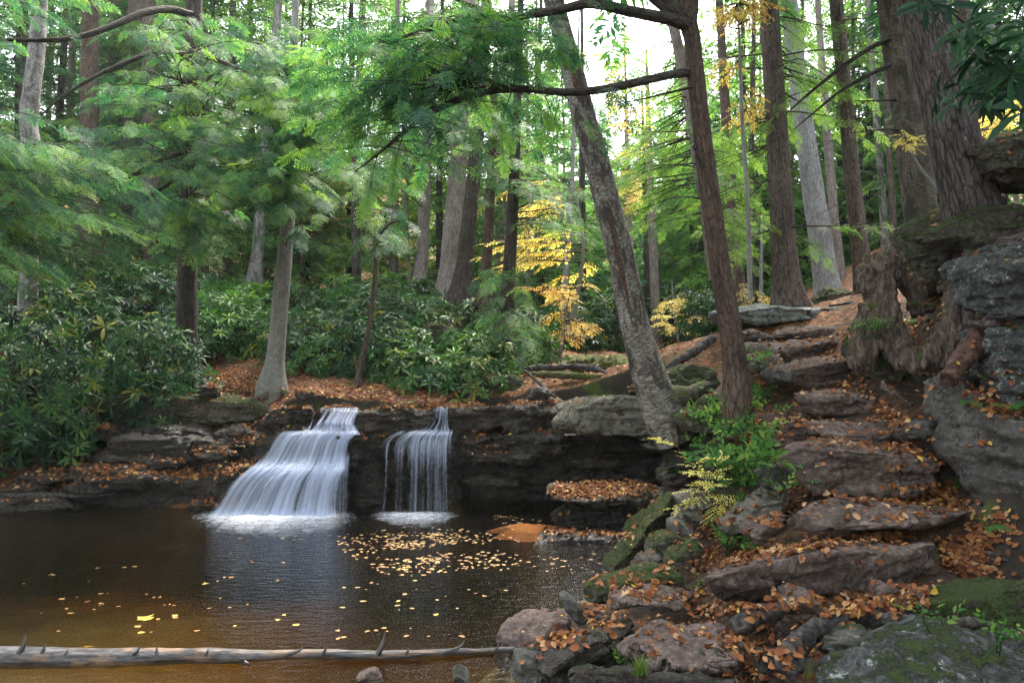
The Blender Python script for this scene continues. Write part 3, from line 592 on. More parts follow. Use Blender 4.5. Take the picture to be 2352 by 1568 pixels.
prism('damp', 'leafy rock standing at the waterline by the fallen branch', [(150,1118),(180,1100),(240,1100),(270,1120),(265,1135),(150,1135)], 11.65, .5)
prism('damp', 'low grey rock with leaves at the far edge of the pool', [(-60,1160),(0,1142),(60,1134),(130,1146),(170,1165),(170,1180),(-60,1180)], 11.55, .6)
prism('damp', 'small round rock near the water at the left edge', [(20,1118),(40,1100),(80,1096),(100,1112),(90,1130),(30,1130)], 11.95, .4)
prism('wet', 'small bluish wet stone at the waterline left of the falls', [(505,1170),(520,1160),(550,1162),(560,1178),(530,1186)], 11.35, .25, size=.012)
prism('damp', 'leaf topped rock by the shore near the yellow leaves', [(432,1165),(450,1148),(500,1140),(540,1152),(560,1172),(440,1180)], 11.60, .4)
prism('damp', 'leaf covered shelf on the bank under the hanging shrubs', [(150,990),(200,972),(260,980),(300,1000),(260,1012),(170,1008)], 12.45, .6)
# ------------------------------------------------------------------ rocks on the far bank
prism('mossy', 'dark mossy boulder behind the lip of the falls', [(1060,905),(1080,880),(1120,864),(1180,862),(1230,880),(1252,905),(1240,925),(1080,925)], 13.6, .9)
prism('mossy', 'mossy grey boulder among the far shrubs', [(930,800),(950,765),(985,740),(1020,735),(1050,755),(1060,790),(1040,830),(950,830)], 15.6, 1.1)
slab('damp', 'flat dark rock in the stream above the falls', [(1280,905),(1330,895),(1400,895)], [(1280,912),(1330,912),(1400,910)], [(1290,890),(1330,880),(1390,886)], 14.2,14.9)
for k, (x, y, w, d) in enumerate([(1240,905,40,12.4),(1430,880,50,14),(1330,872,40,14.5),(1470,895,36,12),(700,905,30,12.4),(480,895,36,13)]):
    z = P(x, y, d); s = w/F*d
    blob('damp', 'loose brown rock on the far bank of the stream', z, (s*1.3, s*1.1, s*.7), rz=k, seed=60+k, group='loose rocks on the far bank')
# scattered small stones, each its own object
r_ = np.random.default_rng(5); k = 0
for reg, num, dd in [([(1620,1395),(2080,1395),(2080,1500),(1640,1520)], 12, None), ([(1380,1340),(1600,1290),(1640,1240),(1700,1240)], 6, 6.6), ([(2180,1240),(2352,1240),(2352,1330),(2190,1330)], 6, None), ([(1330,1400),(1440,1400),(1440,1440),(1330,1440)], 4, None), ([(1580,1020),(1700,1000),(1720,1100),(1600,1120)], 6, None)]:
    R0 = np.array(reg)
    for i in range(num):
        w = r_.dirichlet(np.ones(len(R0))); q = w@R0; best = None
        for d in np.linspace(3.5, 10, 66):
            p = P(q[0], q[1], d)
            if p[2] < ground_z(p[0], p[1])[0]: best = p; break
        if best is None: continue
        s = r_.uniform(.05, .13)
        blob('step' if k % 3 else 'grey', 'small loose stone lying in the dirt beside the stone steps', best+np.array((0, 0, s*.15)), (s*1.5, s*1.2, s*.8), rz=k*1.3, seed=200+k, size=.01, group='small loose stones by the steps'); k += 1
# ------------------------------------------------------------------ sand bar
def sandbar():
    c = G(1225, 1208, .02); n, m_ = 60, 24; a = np.linspace(0, 2*math.pi, n, endpoint=False); V = []
    for j in range(m_+1):
        f = j/m_
        for t in a:
            rr = f*(1+.18*math.sin(3*t+1)+.1*math.sin(7*t)); V.append((c[0]+math.cos(t)*rr*.62, c[1]+math.sin(t)*rr*.42, .035-.11*f**2))
    V = np.array(V); V[:, 2] += fbm(V*6, 3, 4)*.006
    i = (np.arange(m_)[:, None]*n+np.arange(n)[None]).ravel(); jn = (np.arange(m_)[:, None]*n+(np.arange(n)+1)[None] % n).ravel()
    m = M('orange_sand'); co = m.coord(); cc = m.mix(m.noise(co, 60, 5, .7), (.11, .038, .009), (.25, .095, .022))
    p = m.n('ShaderNodeBsdfPrincipled', {'Base Color': cc, 'Roughness': .9, 'Specular IOR Level': .1, 'Normal': m.bump(m.noise(co, 60, 4), .02)})
    tag(link('sand_bar', mk_mesh('sand_bar', V, [np.stack([i, jn, jn+n, i+n], 1)], m.done(p.outputs[0]))), kind='structure')
sandbar()
# ------------------------------------------------------------------ the old stump and its roots
def merged(tubes, size, mat, name, label, cat, seed, amp=.02, it=2, **kw):
    V, Fc, n = [], [], 0
    for pts, rad in tubes:
        v, q, _ = tube(pts, rad, 14, 5*len(pts)); g = 15
        V.append(v); Fc += [tuple(int(x)+n for x in f) for f in q]
        N = len(v)//g; Fc.append(tuple(n+k for k in range(13, -1, -1))); Fc.append(tuple(n+(N-1)*g+k for k in range(14)))
        # weld the seam
        for ring in range(N): pass
        n += len(v)
    V = np.concatenate(V)
    # close the seam by pointing its last column at its first
    Fc = [tuple((i//15)*15 if i % 15 == 14 else i for i in f) for f in Fc]
    V, Q = voxel(V, Fc, size); V = relax(V, Q, it); N = normals(V, Q)
    V = V + N*(fbm(V*9, 4, seed)*amp + fbm(V*(16, 16, 3), 4, seed+3, .65)*amp*1.1 - np.abs(fbm(V*(8, 8, 2.), 3, seed+7))*amp*.8)[:, None]
    org = np.array([V[:, 0].mean(), V[:, 1].mean(), V[:, 2].min()])
    o = link(name, mk_mesh(name, V-org, [Q], mat), None, org); ROCKS.append(o); return tag(o, label, cat)
def wood_mat(name, a, b, c_, moss=.5, sc=(.8, .8, .8)):
    m = M(name); co = m.coord()
    r1 = m.noise(m.scale(co, sc), 24, 5, .65, .5); r2 = m.noise(co, 4, 5, .6)
    c = m.ramp(r1, (.35, a), (.52, b), (.68, c_)); mf = m.noise(co, 60, 3, .7)
    v = m.math('ADD', m.math('MULTIPLY', m.nz(), .22), r2); mm = m.ramp(v, (.97-.5*moss, 0.), (1.04-.5*moss, 1.))
    c = m.mix(mm, c, m.mix(mf, (.02, .03, .006), (.085, .105, .015)))
    p = m.n('ShaderNodeBsdfPrincipled', {'Base Color': c, 'Roughness': .85, 'Specular IOR Level': .25, 'Normal': m.bump(m.math('ADD', r1, m.math('MULTIPLY', mf, .4)), .025, 1.)})
    return m.done(p.outputs[0])
WOOD = dict(stump=wood_mat('rotting_stump_wood', (.03, .02, .016), (.10, .07, .055), (.19, .15, .125), .62, (1, 1, .25)),
            root=wood_mat('worn_root_wood', (.018, .015, .014), (.06, .05, .047), (.12, .105, .10), .15),
            mossroot=wood_mat('mossy_root_wood', (.03, .026, .018), (.085, .07, .05), (.16, .14, .11), .8),
            red=wood_mat('red_brown_log_wood', (.03, .014, .011), (.085, .042, .033), (.14, .08, .065), 0.),
            mosslog=wood_mat('mossy_log_wood', (.03, .025, .012), (.10, .08, .04), (.17, .14, .08), 1.0),
            drift=wood_mat('grey_drift_wood', (.02, .018, .018), (.06, .055, .055), (.12, .11, .11), .1))
def PP(*l): return [P(*p) for p in l]
merged([(PP((2012,585,8.6),(2016,630,8.55),(2026,690,8.5),(2045,760,8.4),(2070,820,8.3)), [.13,.165,.17,.18,.14]), (PP((2044,556,8.62),(2040,590,8.6),(2034,640,8.56)), [.035,.09,.13]), (PP((1990,592,8.55),(1994,620,8.52),(2004,660,8.5)), [.04,.08,.1]), (PP((2056,610,8.75),(2090,660,8.7),(2120,720,8.6)), [.09,.13,.11]),
        (PP((2000,700,8.5),(1990,770,8.5),(1975,850,8.4)), [.12,.16,.12]), (PP((2060,790,8.3),(2085,826,8.15),(2130,832,8.05),(2175,790,8.0),(2200,730,8.05),(2195,680,8.3),(2170,650,8.6)), [.10,.13,.15,.16,.15,.12,.06]),
        (PP((2030,880,8.2),(2060,905,8.0),(2100,935,7.8)), [.05,.045,.02]), (PP((1995,605,8.5),(1990,640,8.48),(2000,690,8.46)), [.07,.1,.06])],
       .017, WOOD['stump'], 'tree_stump', 'old broken stump with a thick mossy root curling beside the steps', 'tree stump', 3, amp=.028)
merged([(PP((2176,872,6.75),(2200,838,6.85),(2232,796,6.95),(2268,756,7.05),(2290,735,7.1)), [.085,.095,.10,.10,.09])], .016, WOOD['red'], 'log', 'short red brown log wedged between the boulders by the stump', 'log', 5, amp=.012)
merged([(PP((2218,738,7.0),(2250,746,6.9),(2290,742,6.8)), [.03,.045,.04])], .012, WOOD['root'], 'branch', 'dark stick lying on the short red log under the boulder', 'stick', 6, amp=.008)
merged([(PP((1676,1441,4.7),(1705,1435,4.7),(1741,1412,4.8),(1790,1404,4.9),(1830,1384,5.05)), [.05,.07,.055,.045,.02])], .011, WOOD['root'], 'tree_root', 'short knobbly root arching over the leaves before the lowest step', 'tree root', 7, amp=.012)
merged([(PP((1786,1545,4.1),(1800,1515,4.15),(1826,1478,4.3),(1886,1438,4.5),(1986,1413,4.7),(2060,1400,4.8),(2120,1402,4.85),(2200,1400,5.0)), [.04,.06,.065,.06,.07,.065,.06,.03]),
        (PP((1840,1475,4.35),(1830,1515,4.2),(1815,1555,4.05)), [.05,.05,.03]), (PP((1980,1415,4.7),(2050,1425,4.6),(2110,1420,4.6)), [.05,.05,.03])],
       .012, WOOD['root'], 'tree_root', 'long dark root snaking along the dirt in front of the corner boulder', 'tree root', 8, amp=.014)
merged([(PP((2130,1478,3.9),(2170,1440,4.3),(2230,1432,4.4),(2300,1440,4.4)), [.02,.035,.035,.02])], .01, WOOD['root'], 'tree_root', 'thin pale root lying between the corner boulder and the ledge', 'tree root', 9, amp=.008)
merged([(PP((1195,838,19),(1290,845,17.5),(1400,850,15.5),(1480,868,13.5)), [.22,.27,.3,.3])], .05, WOOD['mosslog'], 'fallen_log', 'big mossy fallen trunk across the stream above the falls', 'log', 10, amp=.035)
merged([(PP((1200,846,13.8),(1260,843,13.8),(1330,842,13.8),(1370,848,13.6),(1396,858,13.4)), [.05,.06,.055,.06,.02])], .02, WOOD['drift'], 'fallen_branch', 'grey driftwood limb lying in front of the mossy fallen trunk', 'branch', 11, amp=.015)
merged([(PP((1210,860,13.6),(1300,862,13.6),(1390,868,13.5)), [.06,.07,.04])], .02, WOOD['mosslog'], 'fallen_branch', 'shorter mossy limb under the grey driftwood above the falls', 'branch', 12, amp=.015)
merged([(PP((1205,850,13.4),(1240,880,13.0),(1275,912,12.4)), [.03,.035,.02])], .014, WOOD['root'], 'fallen_branch', 'thin dark stick leaning down beside the mossy boulder above the falls', 'branch', 13, amp=.006)
merged([(PP((-40,1140,11.8),(60,1138,11.8),(180,1137,11.8),(265,1134,11.85)), [.045,.05,.045,.03])], .016, WOOD['drift'], 'fallen_branch', 'straight dark branch lying along the far left shore', 'branch', 14, amp=.006)
merged([(PP((1525,850,11.2),(1580,815,11.4),(1640,775,11.8)), [.06,.08,.07])], .02, WOOD['root'], 'fallen_log', 'dark log sloping up behind the leaning birch toward the steps', 'log', 15, amp=.012)
merged([(PP((460,905,13.3),(500,915,13.1),(550,925,13.0),(600,915,13.1),(628,892,13.3)), [.04,.06,.06,.06,.09])], .018, WOOD['stump'], 'tree_root', 'mossy root running over the bank below the slim grey trunk', 'tree root', 16, amp=.012)
merged([(PP((640,900,13.3),(700,915,13.1),(780,922,13)), [.07,.05,.03])], .018, WOOD['mosslog'], 'tree_root', 'green mossy root along the leaf bed behind the lip of the falls', 'tree root', 17, amp=.012)
merged([(PP((405,880,13.8),(415,915,13.2),(430,935,12.8)), [.1,.07,.04])], .02, WOOD['root'], 'tree_root', 'pale root gripping the mossy boulder below the dark trunk', 'tree root', 18, amp=.01)
# the thin log in the near water
def water_log():
    pts = [G(-460, 1514, .06), G(0, 1510, .06), G(300, 1510, .055), G(450, 1505, .055), G(600, 1506, .045), G(760, 1501, .05), G(900, 1502, .04), G(1060, 1496, .03), G(1200, 1490, .025)]
    rad = [.078, .074, .062, .052, .043, .036, .028, .018, .011]
    e = empty('fallen_log', pts[0], 'thin grey fallen tree with branch stubs lying in the near water', 'log')
    v, q, uv = tube(pts, rad, 20, 260); nrm = fbm(v*(3, 8, 8), 4, 3)*.010 + fbm(v*(1.2, 30, 30), 3, 9)*.005
    c = np.repeat(v.reshape(-1, 21, 3).mean(1), 21, 0); v = v+unit(v-c)*nrm[:, None]
    m = M('weathered_log'); uvn = m.coord('UV'); co = m.coord()
    r1 = m.noise(m.scale(uvn, (1, .12, 1)), 60, 5, .6); r2 = m.noise(m.scale(uvn, (1, .25, 1)), 9, 5, .65); r3 = m.noise(uvn, 1.4, 3)
    c1 = m.ramp(r1, (.38, (.012, .01, .01)), (.5, (.045, .04, .041)), (.68, (.115, .103, .104)))
    c1 = m.mix(m.ramp(m.math('ADD', r2, m.math('MULTIPLY', r3, .3)), (.66, 0.), (.72, .9)), c1, m.mix(r1, (.07, .04, .024), (.24, .15, .09)))
    p = m.n('ShaderNodeBsdfPrincipled', {'Base Color': c1, 'Roughness': .38, 'Specular IOR Level': .5, 'Normal': m.bump(m.math('ADD', r1, m.math('MULTIPLY', r2, .8)), .012, .9)})
    mt = m.done(p.outputs[0]); link('trunk', mk_mesh('trunk', v-pts[0], [q], mt, uv=uv), e)
    for sx, sy, h, tx, d in [(45,1492,.13,8,5.5),(96,1492,.07,4,5.5),(150,1494,.03,2,5.5),(305,1494,.05,10,5.5),(362,1494,.05,-3,5.5),(470,1496,.04,5,5.5),(655,1496,.06,30,5.55),(738,1496,.07,8,5.55),(868,1494,.16,12,5.6),(930,1494,.04,6,5.6),(1015,1492,.09,40,5.65),(1132,1488,.05,10,5.7),(560,1512,-.03,10,5.45)]:
        b = P(sx, sy+8, d); t = b+np.array((tx*.004, .01, h)); md = (b+t)/2+np.array((tx*.0012, 0, 0)); a = Acc(); w = .024 if h > .1 else .016
        a.tube([b, md, t], [w, w*.62, w*.2], 7, 8); a.obj('branch_stub', mt, e.children[0], pts[0])
water_log()
# ------------------------------------------------------------------ dead leaves
bpy.context.view_layer.update()
DG = bpy.context.evaluated_depsgraph_get()
def hit(vx, vy):
    p = P(vx, vy, 5.)-np.array((0, 0, CAMZ)); d = unit(p)
    ok, loc, nor, *_ = SC.ray_cast(DG, Vector((0, 0, CAMZ)), Vector(d))
    return (np.array(loc), np.array(nor)) if ok else None
def drop(x, y, z):
    ok, loc, nor, _, ob, _ = SC.ray_cast(DG, Vector((x, y, z)), Vector((0, 0, -1)))
    return (np.array(loc), np.array(nor)) if ok and 'huge' not in ob.get('label', '') else None
def leaf_shape(kind, r):
    """a dry leaf about one unit long lying in the xy plane, curled"""
    if kind == 0: o = [(0,0),(.2,.2),(.45,.27),(.75,.18),(1,0),(.75,-.18),(.45,-.27),(.2,-.2)]
    elif kind == 1: o = [(0,0),(.15,.26),(.35,.34),(.7,.26),(1,0),(.7,-.26),(.35,-.34),(.15,-.26)]
    else: o = [(0,0),(.1,.3),(.35,.2),(.42,.5),(.62,.22),(1,0),(.62,-.22),(.42,-.5),(.35,-.2),(.1,-.3)]
    o = np.array(o); o = o + r.normal(size=o.shape)*.02; mid = np.array([(.33, 0), (.66, 0)]); V = np.concatenate([o, mid]); n = len(o); a, b = n, n+1
    cu, cr = r.uniform(-1.6, 1.6), r.uniform(.4, 2.4)
    z = cr*V[:, 1]**2 + cu*(V[:, 0]-.5)**2*.5 + r.normal(size=len(V))*.03
    V = np.c_[V[:, 0]-.5, V[:, 1], z-z.min()*.6]; h = n//2
    T = [(0, i+1 if 0 else i, i+1) for i in []]
    for i in range(n):
        j = (i+1) % n; m_ = a if (o[i, 0]+o[j, 0])/2 < .5 else b
        T.append((i, j, m_))
    k = [i for i in range(n) if abs(o[i, 0]-.45) < .16 or abs(o[i, 0]-.35) < .02]
    top = min((i for i in range(n) if o[i, 1] > 0), key=lambda i: abs(o[i, 0]-.5)); bot = n-top
    T += [(a, top, b), (b, bot % n, a)]
    return V, np.array(T)
rl = np.random.default_rng(21); LV = [leaf_shape(k, rl) for k in (0, 0, 0, 0, 1, 1, 1, 0, 1, 2, 2, 0)]
# (region, how many, size in metres, share of yellow)
REG = [([(1640,1290),(1750,1255),(1900,1235),(2100,1225),(2100,1243),(1900,1258),(1700,1298)],420),([(1850,1128),(2180,1128),(2200,1165),(2030,1152),(1900,1142)],420),([(1800,998),(2080,1018),(2140,1045),(1850,1022)],150),
 ([(1790,962),(1862,952),(1845,1000),(1790,1006)],110),([(1930,830),(1970,830),(2000,900),(2060,950),(2100,1000),(2110,1050),(2060,1010),(2000,930),(1940,890)],420),([(2010,1118),(2200,1108),(2222,1160),(2120,1165)],240),
 ([(2150,1235),(2262,1226),(2300,1290),(2250,1335),(2160,1300)],260),([(1560,1388),(1700,1388),(2000,1368),(2130,1338),(2150,1390),(1900,1420),(1750,1402),(1600,1420)],480),([(1660,1440),(1780,1440),(1830,1562),(1700,1562)],280),
 ([(1330,1390),(1450,1402),(1430,1442),(1340,1442)],100),([(1240,1462),(1370,1450),(1290,1482),(1220,1492)],80),([(1420,1350),(1600,1350),(1600,1388),(1450,1380)],80),([(1470,1420),(1640,1420),(1660,1480),(1480,1500)],34),
 ([(1255,1128),(1290,1106),(1400,1100),(1530,1115),(1525,1130),(1400,1145),(1290,1142)],1000),([(620,932),(950,930),(1280,917),(1290,926),(950,939),(620,941)],1100),([(450,905),(600,900),(610,868),(520,850)],650),([(660,915),(1050,915),(1050,888),(900,880),(680,890)],800),
 ([(350,1085),(460,1063),(600,1056),(570,1082),(450,1106)],700),([(200,1072),(400,1068),(380,1092),(220,1090)],260),([(515,1002),(612,1000),(606,1022),(525,1020)],110),([(560,962),(614,966),(612,986),(570,982)],80),([(160,972),(232,970),(270,990),(170,1004)],220),
 ([(0,1060),(270,1060),(290,1130),(0,1122)],420),([(430,1150),(540,1138),(560,1165),(440,1166)],160),([(0,1142),(120,1135),(170,1160),(20,1168)],26),([(1045,990),(1170,983),(1182,1000),(1060,1008)],110),([(1085,1022),(1172,1022),(1172,1044),(1090,1044)],70),([(1200,985),(1290,985),(1290,998),(1200,996)],30),([(820,990),(890,990),(890,1008),(820,1008)],60),
 ([(1235,1212),(1450,1222),(1445,1232),(1250,1228)],170),([(1250,1174),(1310,1176),(1310,1192),(1250,1190)],50),([(1690,840),(1800,820),(1760,900),(1740,1000),(1650,1010),(1690,940)],260),([(1560,1280),(1700,1240),(1810,1190),(1700,1290),(1600,1300)],280),([(1600,1180),(1690,1200),(1640,1240),(1560,1230)],110),([(1760,1190),(1860,1130),(1880,1140),(1780,1215)],120),
 ([(2080,680),(2150,660),(2190,680),(2140,760),(2080,785)],150),([(2190,862),(2290,842),(2352,900),(2352,965),(2250,965)],300),([(2262,412),(2352,400),(2352,450),(2280,450)],50),([(1700,760),(1950,750),(1940,830),(1700,830)],120),([(1320,898),(1480,880),(1500,905),(1330,910)],110),([(1660,880),(1740,850),(1760,940),(1680,960)],90),([(1300,912),(1500,908),(1500,930),(1310,940)],14),([(2040,1000),(2150,1000),(2180,1060),(2120,1100)],60),([(2190,1140),(2300,1190),(2352,1215),(2352,1265),(2230,1235)],70),([(1640,1000),(1800,960),(1800,1050),(1660,1080)],70),([(1350,1330),(1560,1290),(1540,1340),(1370,1370)],40),([(1610,1290),(1700,1280),(1690,1300),(1625,1310)],40)]
LPOS = []
from mathutils.geometry import tessellate_polygon
def in_poly(pg, n, r):
    pg = np.array(pg, float); lo, hi = pg.min(0), pg.max(0); out = []
    while len(out) < n:
        q = r.uniform(lo, hi, (n*3, 2)); ins = np.zeros(len(q), bool)
        for i in range(len(pg)):
            a, b = pg[i], pg[(i+1) % len(pg)]
            c = ((a[1] > q[:, 1]) != (b[1] > q[:, 1])); ins ^= c & (q[:, 0] < (b[0]-a[0])*(q[:, 1]-a[1])/(b[1]-a[1]+1e-12)+a[0])
        out += list(q[ins])
    return np.array(out[:n])
for pg, n in REG:
    for q in in_poly(pg, n, rl):
        h = hit(*q)
        if h is None: continue
        loc, nor = h
        if rl.random() < .45:                                   # part of them just out of sight of this view
            j = rl.normal(size=2)*.12; h = drop(loc[0]+j[0], loc[1]+j[1], loc[2]+.35)
            if h is None: continue
            loc, nor = h
        if nor[2] < .35 or loc[2] < .0: continue
        LPOS.append((loc, nor, rl.uniform(.042, .078)))
for q in np.c_[rl.uniform(-11, 3.5, 3600), rl.uniform(12.6, 22, 3600)]:
    h = drop(q[0], q[1], 12)
    if h and h[1][2] > .5 and h[0][2] > .3: LPOS.append((h[0], h[1], rl.uniform(.06, .10)))
for q in np.c_[np.r_[rl.uniform(.6, 5.5, 500), rl.uniform(3.2, 8.5, 900)], rl.uniform(2.5, 11, 1400)]:
    h = drop(q[0], q[1], 8)
    if h and h[1][2] > .6 and h[0][2] > .1: LPOS.append((h[0], h[1], rl.uniform(.05, .09)))
for q in np.c_[rl.uniform(.3, 5.2, 5200), rl.uniform(3.2, 9.5, 5200)]:
    if fbm(np.array([[q[0]*1.3, q[1]*1.3, 0]]), 3, 44)[0] < -.1: continue
    h = drop(q[0], q[1], 8)
    if h and h[1][2] > .5 and h[0][2] > .1: LPOS.append((h[0], h[1], rl.uniform(.015, .036)))
def leaf_frame(nor, r, tilt=.45):
    n = unit(nor+r.normal(size=3)*tilt*.5); a = r.uniform(0, 2*math.pi); t = np.array((math.cos(a), math.sin(a), 0)); x = unit(t-n*(t@n)); y = np.cross(n, x)
    return np.stack([x, y, n], 1)
def leaf_tint(r):
    return float(np.clip(r.choice([r.normal(.2, .1), r.normal(.42, .12), r.normal(.68, .1), r.uniform(.88, 1.)], p=[.5, .32, .15, .03]), 0, 1))
order = sorted(range(len(LPOS)), key=lambda i: np.linalg.norm(LPOS[i][0]-np.array((0, 0, CAMZ))))
def in_view(p):
    q = pix(p)[0]; return 10 < q[0] < 2342 and 10 < q[1] < 1558
solo = [i for i in order if LPOS[i][2] > .04 and in_view(LPOS[i][0])][:190]; ss = set(solo)
ACC_V, ACC_T, ACC_C, nn = [], [], [], 0
for i, (loc, nor, s) in enumerate(LPOS):
    if i in ss: continue
    V, T = LV[rl.integers(len(LV))]; R = leaf_frame(nor, rl, .6); v = V@R.T*s + loc + nor*rl.uniform(.004, .03)
    ACC_V.append(v); ACC_T.append(T+nn); nn += len(v); ACC_C.append(np.full(len(v), leaf_tint(rl)))
o = link('leaf_litter', mk_mesh('leaf_litter', np.concatenate(ACC_V), [np.concatenate(ACC_T)], LEAF['litter'], tint=np.concatenate(ACC_C)))
tag(o, 'orange brown dead leaves strewn over the banks, ledges and steps', 'leaf litter', kind='stuff')
LM = []
for k in range(20):
    V, T = LV[k % len(LV)]; LM.append(mk_mesh('fallen_leaf', V, [T], LEAF['litter'], tint=np.full(len(V), leaf_tint(rl))))
for i in solo:
    loc, nor, s = LPOS[i]; R = leaf_frame(nor, rl, .6)
    o = link('fallen_leaf', LM[rl.integers(20)]); o.matrix_world = Matrix.Translation(Vector(loc+nor*.012)) @ Matrix(R.tolist()).to_4x4() @ Matrix.Scale(s, 4)
    tag(o, 'dry curled brown leaf lying among the stones of the near bank', 'leaf', 'dry leaves lying on the near bank')
# floating leaves
fl = []
for pg, n in [([(740,1212),(900,1205),(1080,1215),(1200,1235),(1190,1300),(1060,1330),(880,1320),(800,1280)],230),([(880,1225),(1060,1222),(1040,1290),(890,1290)],120),([(1060,1240),(1440,1260),(1300,1360),(1080,1330)],40),([(500,1230),(760,1220),(800,1340),(560,1350)],12),([(250,1290),(960,1330),(960,1450),(60,1460)],42),([(700,1330),(1180,1330),(1120,1460),(760,1470)],22),([(0,1300),(300,1300),(200,1450),(0,1440)],10),([(1130,1180),(1260,1195),(1230,1225),(1150,1215)],30)]:
    for q in in_poly(pg, int(n*2.2), rl):
        g_ = G(q[0], q[1], .006)
        if fbm(np.array([[g_[0]*1.6, g_[1]*2.6, 0]]), 3, 12)[0] > rl.uniform(-.25, .35) and len(fl) < 900: fl.append((g_, rl.choice([rl.uniform(.025, .045), rl.uniform(.045, .07)])))
fl.sort(key=lambda t: t[0][1]); FM = []
for k in range(12):
    V, T = leaf_shape([0, 1, 0, 1, 2, 0][k % 6], rl); V = V*(1, 1, .25); V[:, 2] -= V[:, 2].min(); FM.append((V, T, mk_mesh('floating_leaf', V, [T], LEAF['wet'], tint=np.full(len(V), [.5, .9, .6, .35, .7, .45, .2, .6, .55, .4, .65, .3][k]))))
va, ta, ca, nn = [], [], [], 0
for i, (p, s) in enumerate(fl):
    k = rl.integers(12); a = rl.uniform(0, 6.28)
    if i < 108:
        o = link('floating_leaf', FM[k][2]); o.location = Vector(p); o.rotation_euler = (0, 0, a); o.scale = (s, s, s)
        tag(o, 'small tan or yellow leaf floating on the dark pool', 'leaf', 'leaves floating on the pool')
    else:
        R = np.array(Matrix.Rotation(a, 3, 'Z')); v = FM[k][0]@R.T*s+p; va.append(v); ta.append(FM[k][1]+nn); nn += len(v); ca.append(np.full(len(v), float(rl.choice([.25, .6, .5, .7, .4]))))
o = link('floating_leaf_drift', mk_mesh('floating_leaf_drift', np.concatenate(va), [np.concatenate(ta)], LEAF['wet'], tint=np.concatenate(ca)))
tag(o, 'drift of tan leaves gathered on the pool before the falls', 'leaf drift', kind='stuff')
o = link('floating_leaf', mk_mesh('floating_leaf', FM[4][0], [FM[4][1]], LEAF['wet'], tint=np.full(len(FM[4][0]), 1.)))
o.location = Vector(G(331, 1420, .008)); o.scale = (.17, .17, .17); o.rotation_euler = (0, 0, 2.7); tag(o, 'largest bright yellow leaf floating on the brown shallows', 'leaf', 'leaves floating on the pool')
o = link('fallen_leaf', mk_mesh('fallen_leaf', LV[4][0], [LV[4][1]], LEAF['litter'], tint=np.full(len(LV[4][0]), 1.)))
o.location = Vector(P(203, 1487, 5.5)+np.array((0, 0, .005))); o.scale = (.08, .08, .08); o.rotation_euler = (.3, .1, 3); tag(o, 'yellow leaf stuck on top of the thin grey fallen tree', 'leaf')
# ------------------------------------------------------------------ pool and falls
def make_water():
    x0, x1, y0, y1, zb = -19., 3.2, 2.4, 12.6, -1.6; nx, ny = 120, 80
    X, Y = np.meshgrid(np.linspace(x0, x1, nx), np.linspace(y0, y1, ny)); top = np.stack([X.ravel(), Y.ravel(), 0*X.ravel()], 1)
    i = (np.arange(ny-1)[:, None]*nx+np.arange(nx-1)[None]).ravel(); Q = [np.stack([i, i+1, i+nx+1, i+nx], 1)]
    b = len(top); c = [0, nx-1, ny*nx-1, (ny-1)*nx]; V = np.concatenate([top, top[c]-(0, 0, 0)+np.array((0, 0, zb))])
    edges = [np.arange(nx), np.arange(ny)*nx+nx-1, (ny-1)*nx+np.arange(nx)[::-1], (np.arange(ny)*nx)[::-1]]
    polys = []
    me = bpy.data.meshes.new('pool_water'); faces = [tuple(q) for q in Q[0]]
    for k, e in enumerate(edges): faces.append(tuple(e[::-1])+(b+k, b+(k+1) % 4)[::1])
    faces.append((b+3, b+2, b+1, b))
    me.from_pydata([tuple(v) for v in V], [], faces); me.update()
    m = M('pool_water'); co = m.coord()
    r1 = m.noise(m.scale(co, (1.2, 3.2, 1)), 4.5, 4, .6, .3); r2 = m.noise(m.scale(co, (1, 2.2, 1)), 22, 2, .5)
    b_ = m.bump(r1, .03, .5)
    fr = m.n('ShaderNodeFresnel', {'IOR': 1.33, 'Normal': b_}).outputs[0]
    gl = m.n('ShaderNodeBsdfGlossy', {'Roughness': .11, 'Normal': b_, 'Color': (1, 1, 1)}).outputs[0]
    tr = m.n('ShaderNodeBsdfTransparent').outputs[0]
    sh = m.n('ShaderNodeMixShader', {0: fr, 1: tr, 2: gl}).outputs[0]
    va = m.n('ShaderNodeVolumeAbsorption', {'Color': (.62, .50, .22), 'Density': 1.0}).outputs[0]
    me.materials.append(m.done(sh, va)); tag(link('pool_water', me), kind='structure')
make_water()
def fall_mat(name, dens, su, seed, hard=0.):
    m = M(name); uv = m.coord('UV'); v3 = m.scale(uv, (su, .22, 1), (seed, seed*.3, 0))
    n1 = m.noise(v3, 1., 4, .65, .1); n2 = m.noise(m.scale(uv, (su*3.2, .35, 1), (seed, 0, 0)), 1., 3, .6)
    a = m.math('ADD', m.math('MULTIPLY', n1, .7), m.math('MULTIPLY', n2, .3)); tint = m.attr()
    a = m.math('ADD', a, m.math('SUBTRACT', tint, 1-dens))
    al = m.ramp(a, (.34+hard, 0.), (.5+hard*.4, .5-hard), (.68, .97))
    br = m.n('ShaderNodeBsdfDiffuse', {'Color': (.60, .67, .84)}).outputs[0]; tl = m.n('ShaderNodeBsdfTranslucent', {'Color': (.56, .63, .84)}).outputs[0]
    w = m.n('ShaderNodeMixShader', {0: .45, 1: br, 2: tl}).outputs[0]
    return m.done(m.n('ShaderNodeMixShader', {0: al, 1: m.n('ShaderNodeBsdfTransparent').outputs[0], 2: w}).outputs[0])
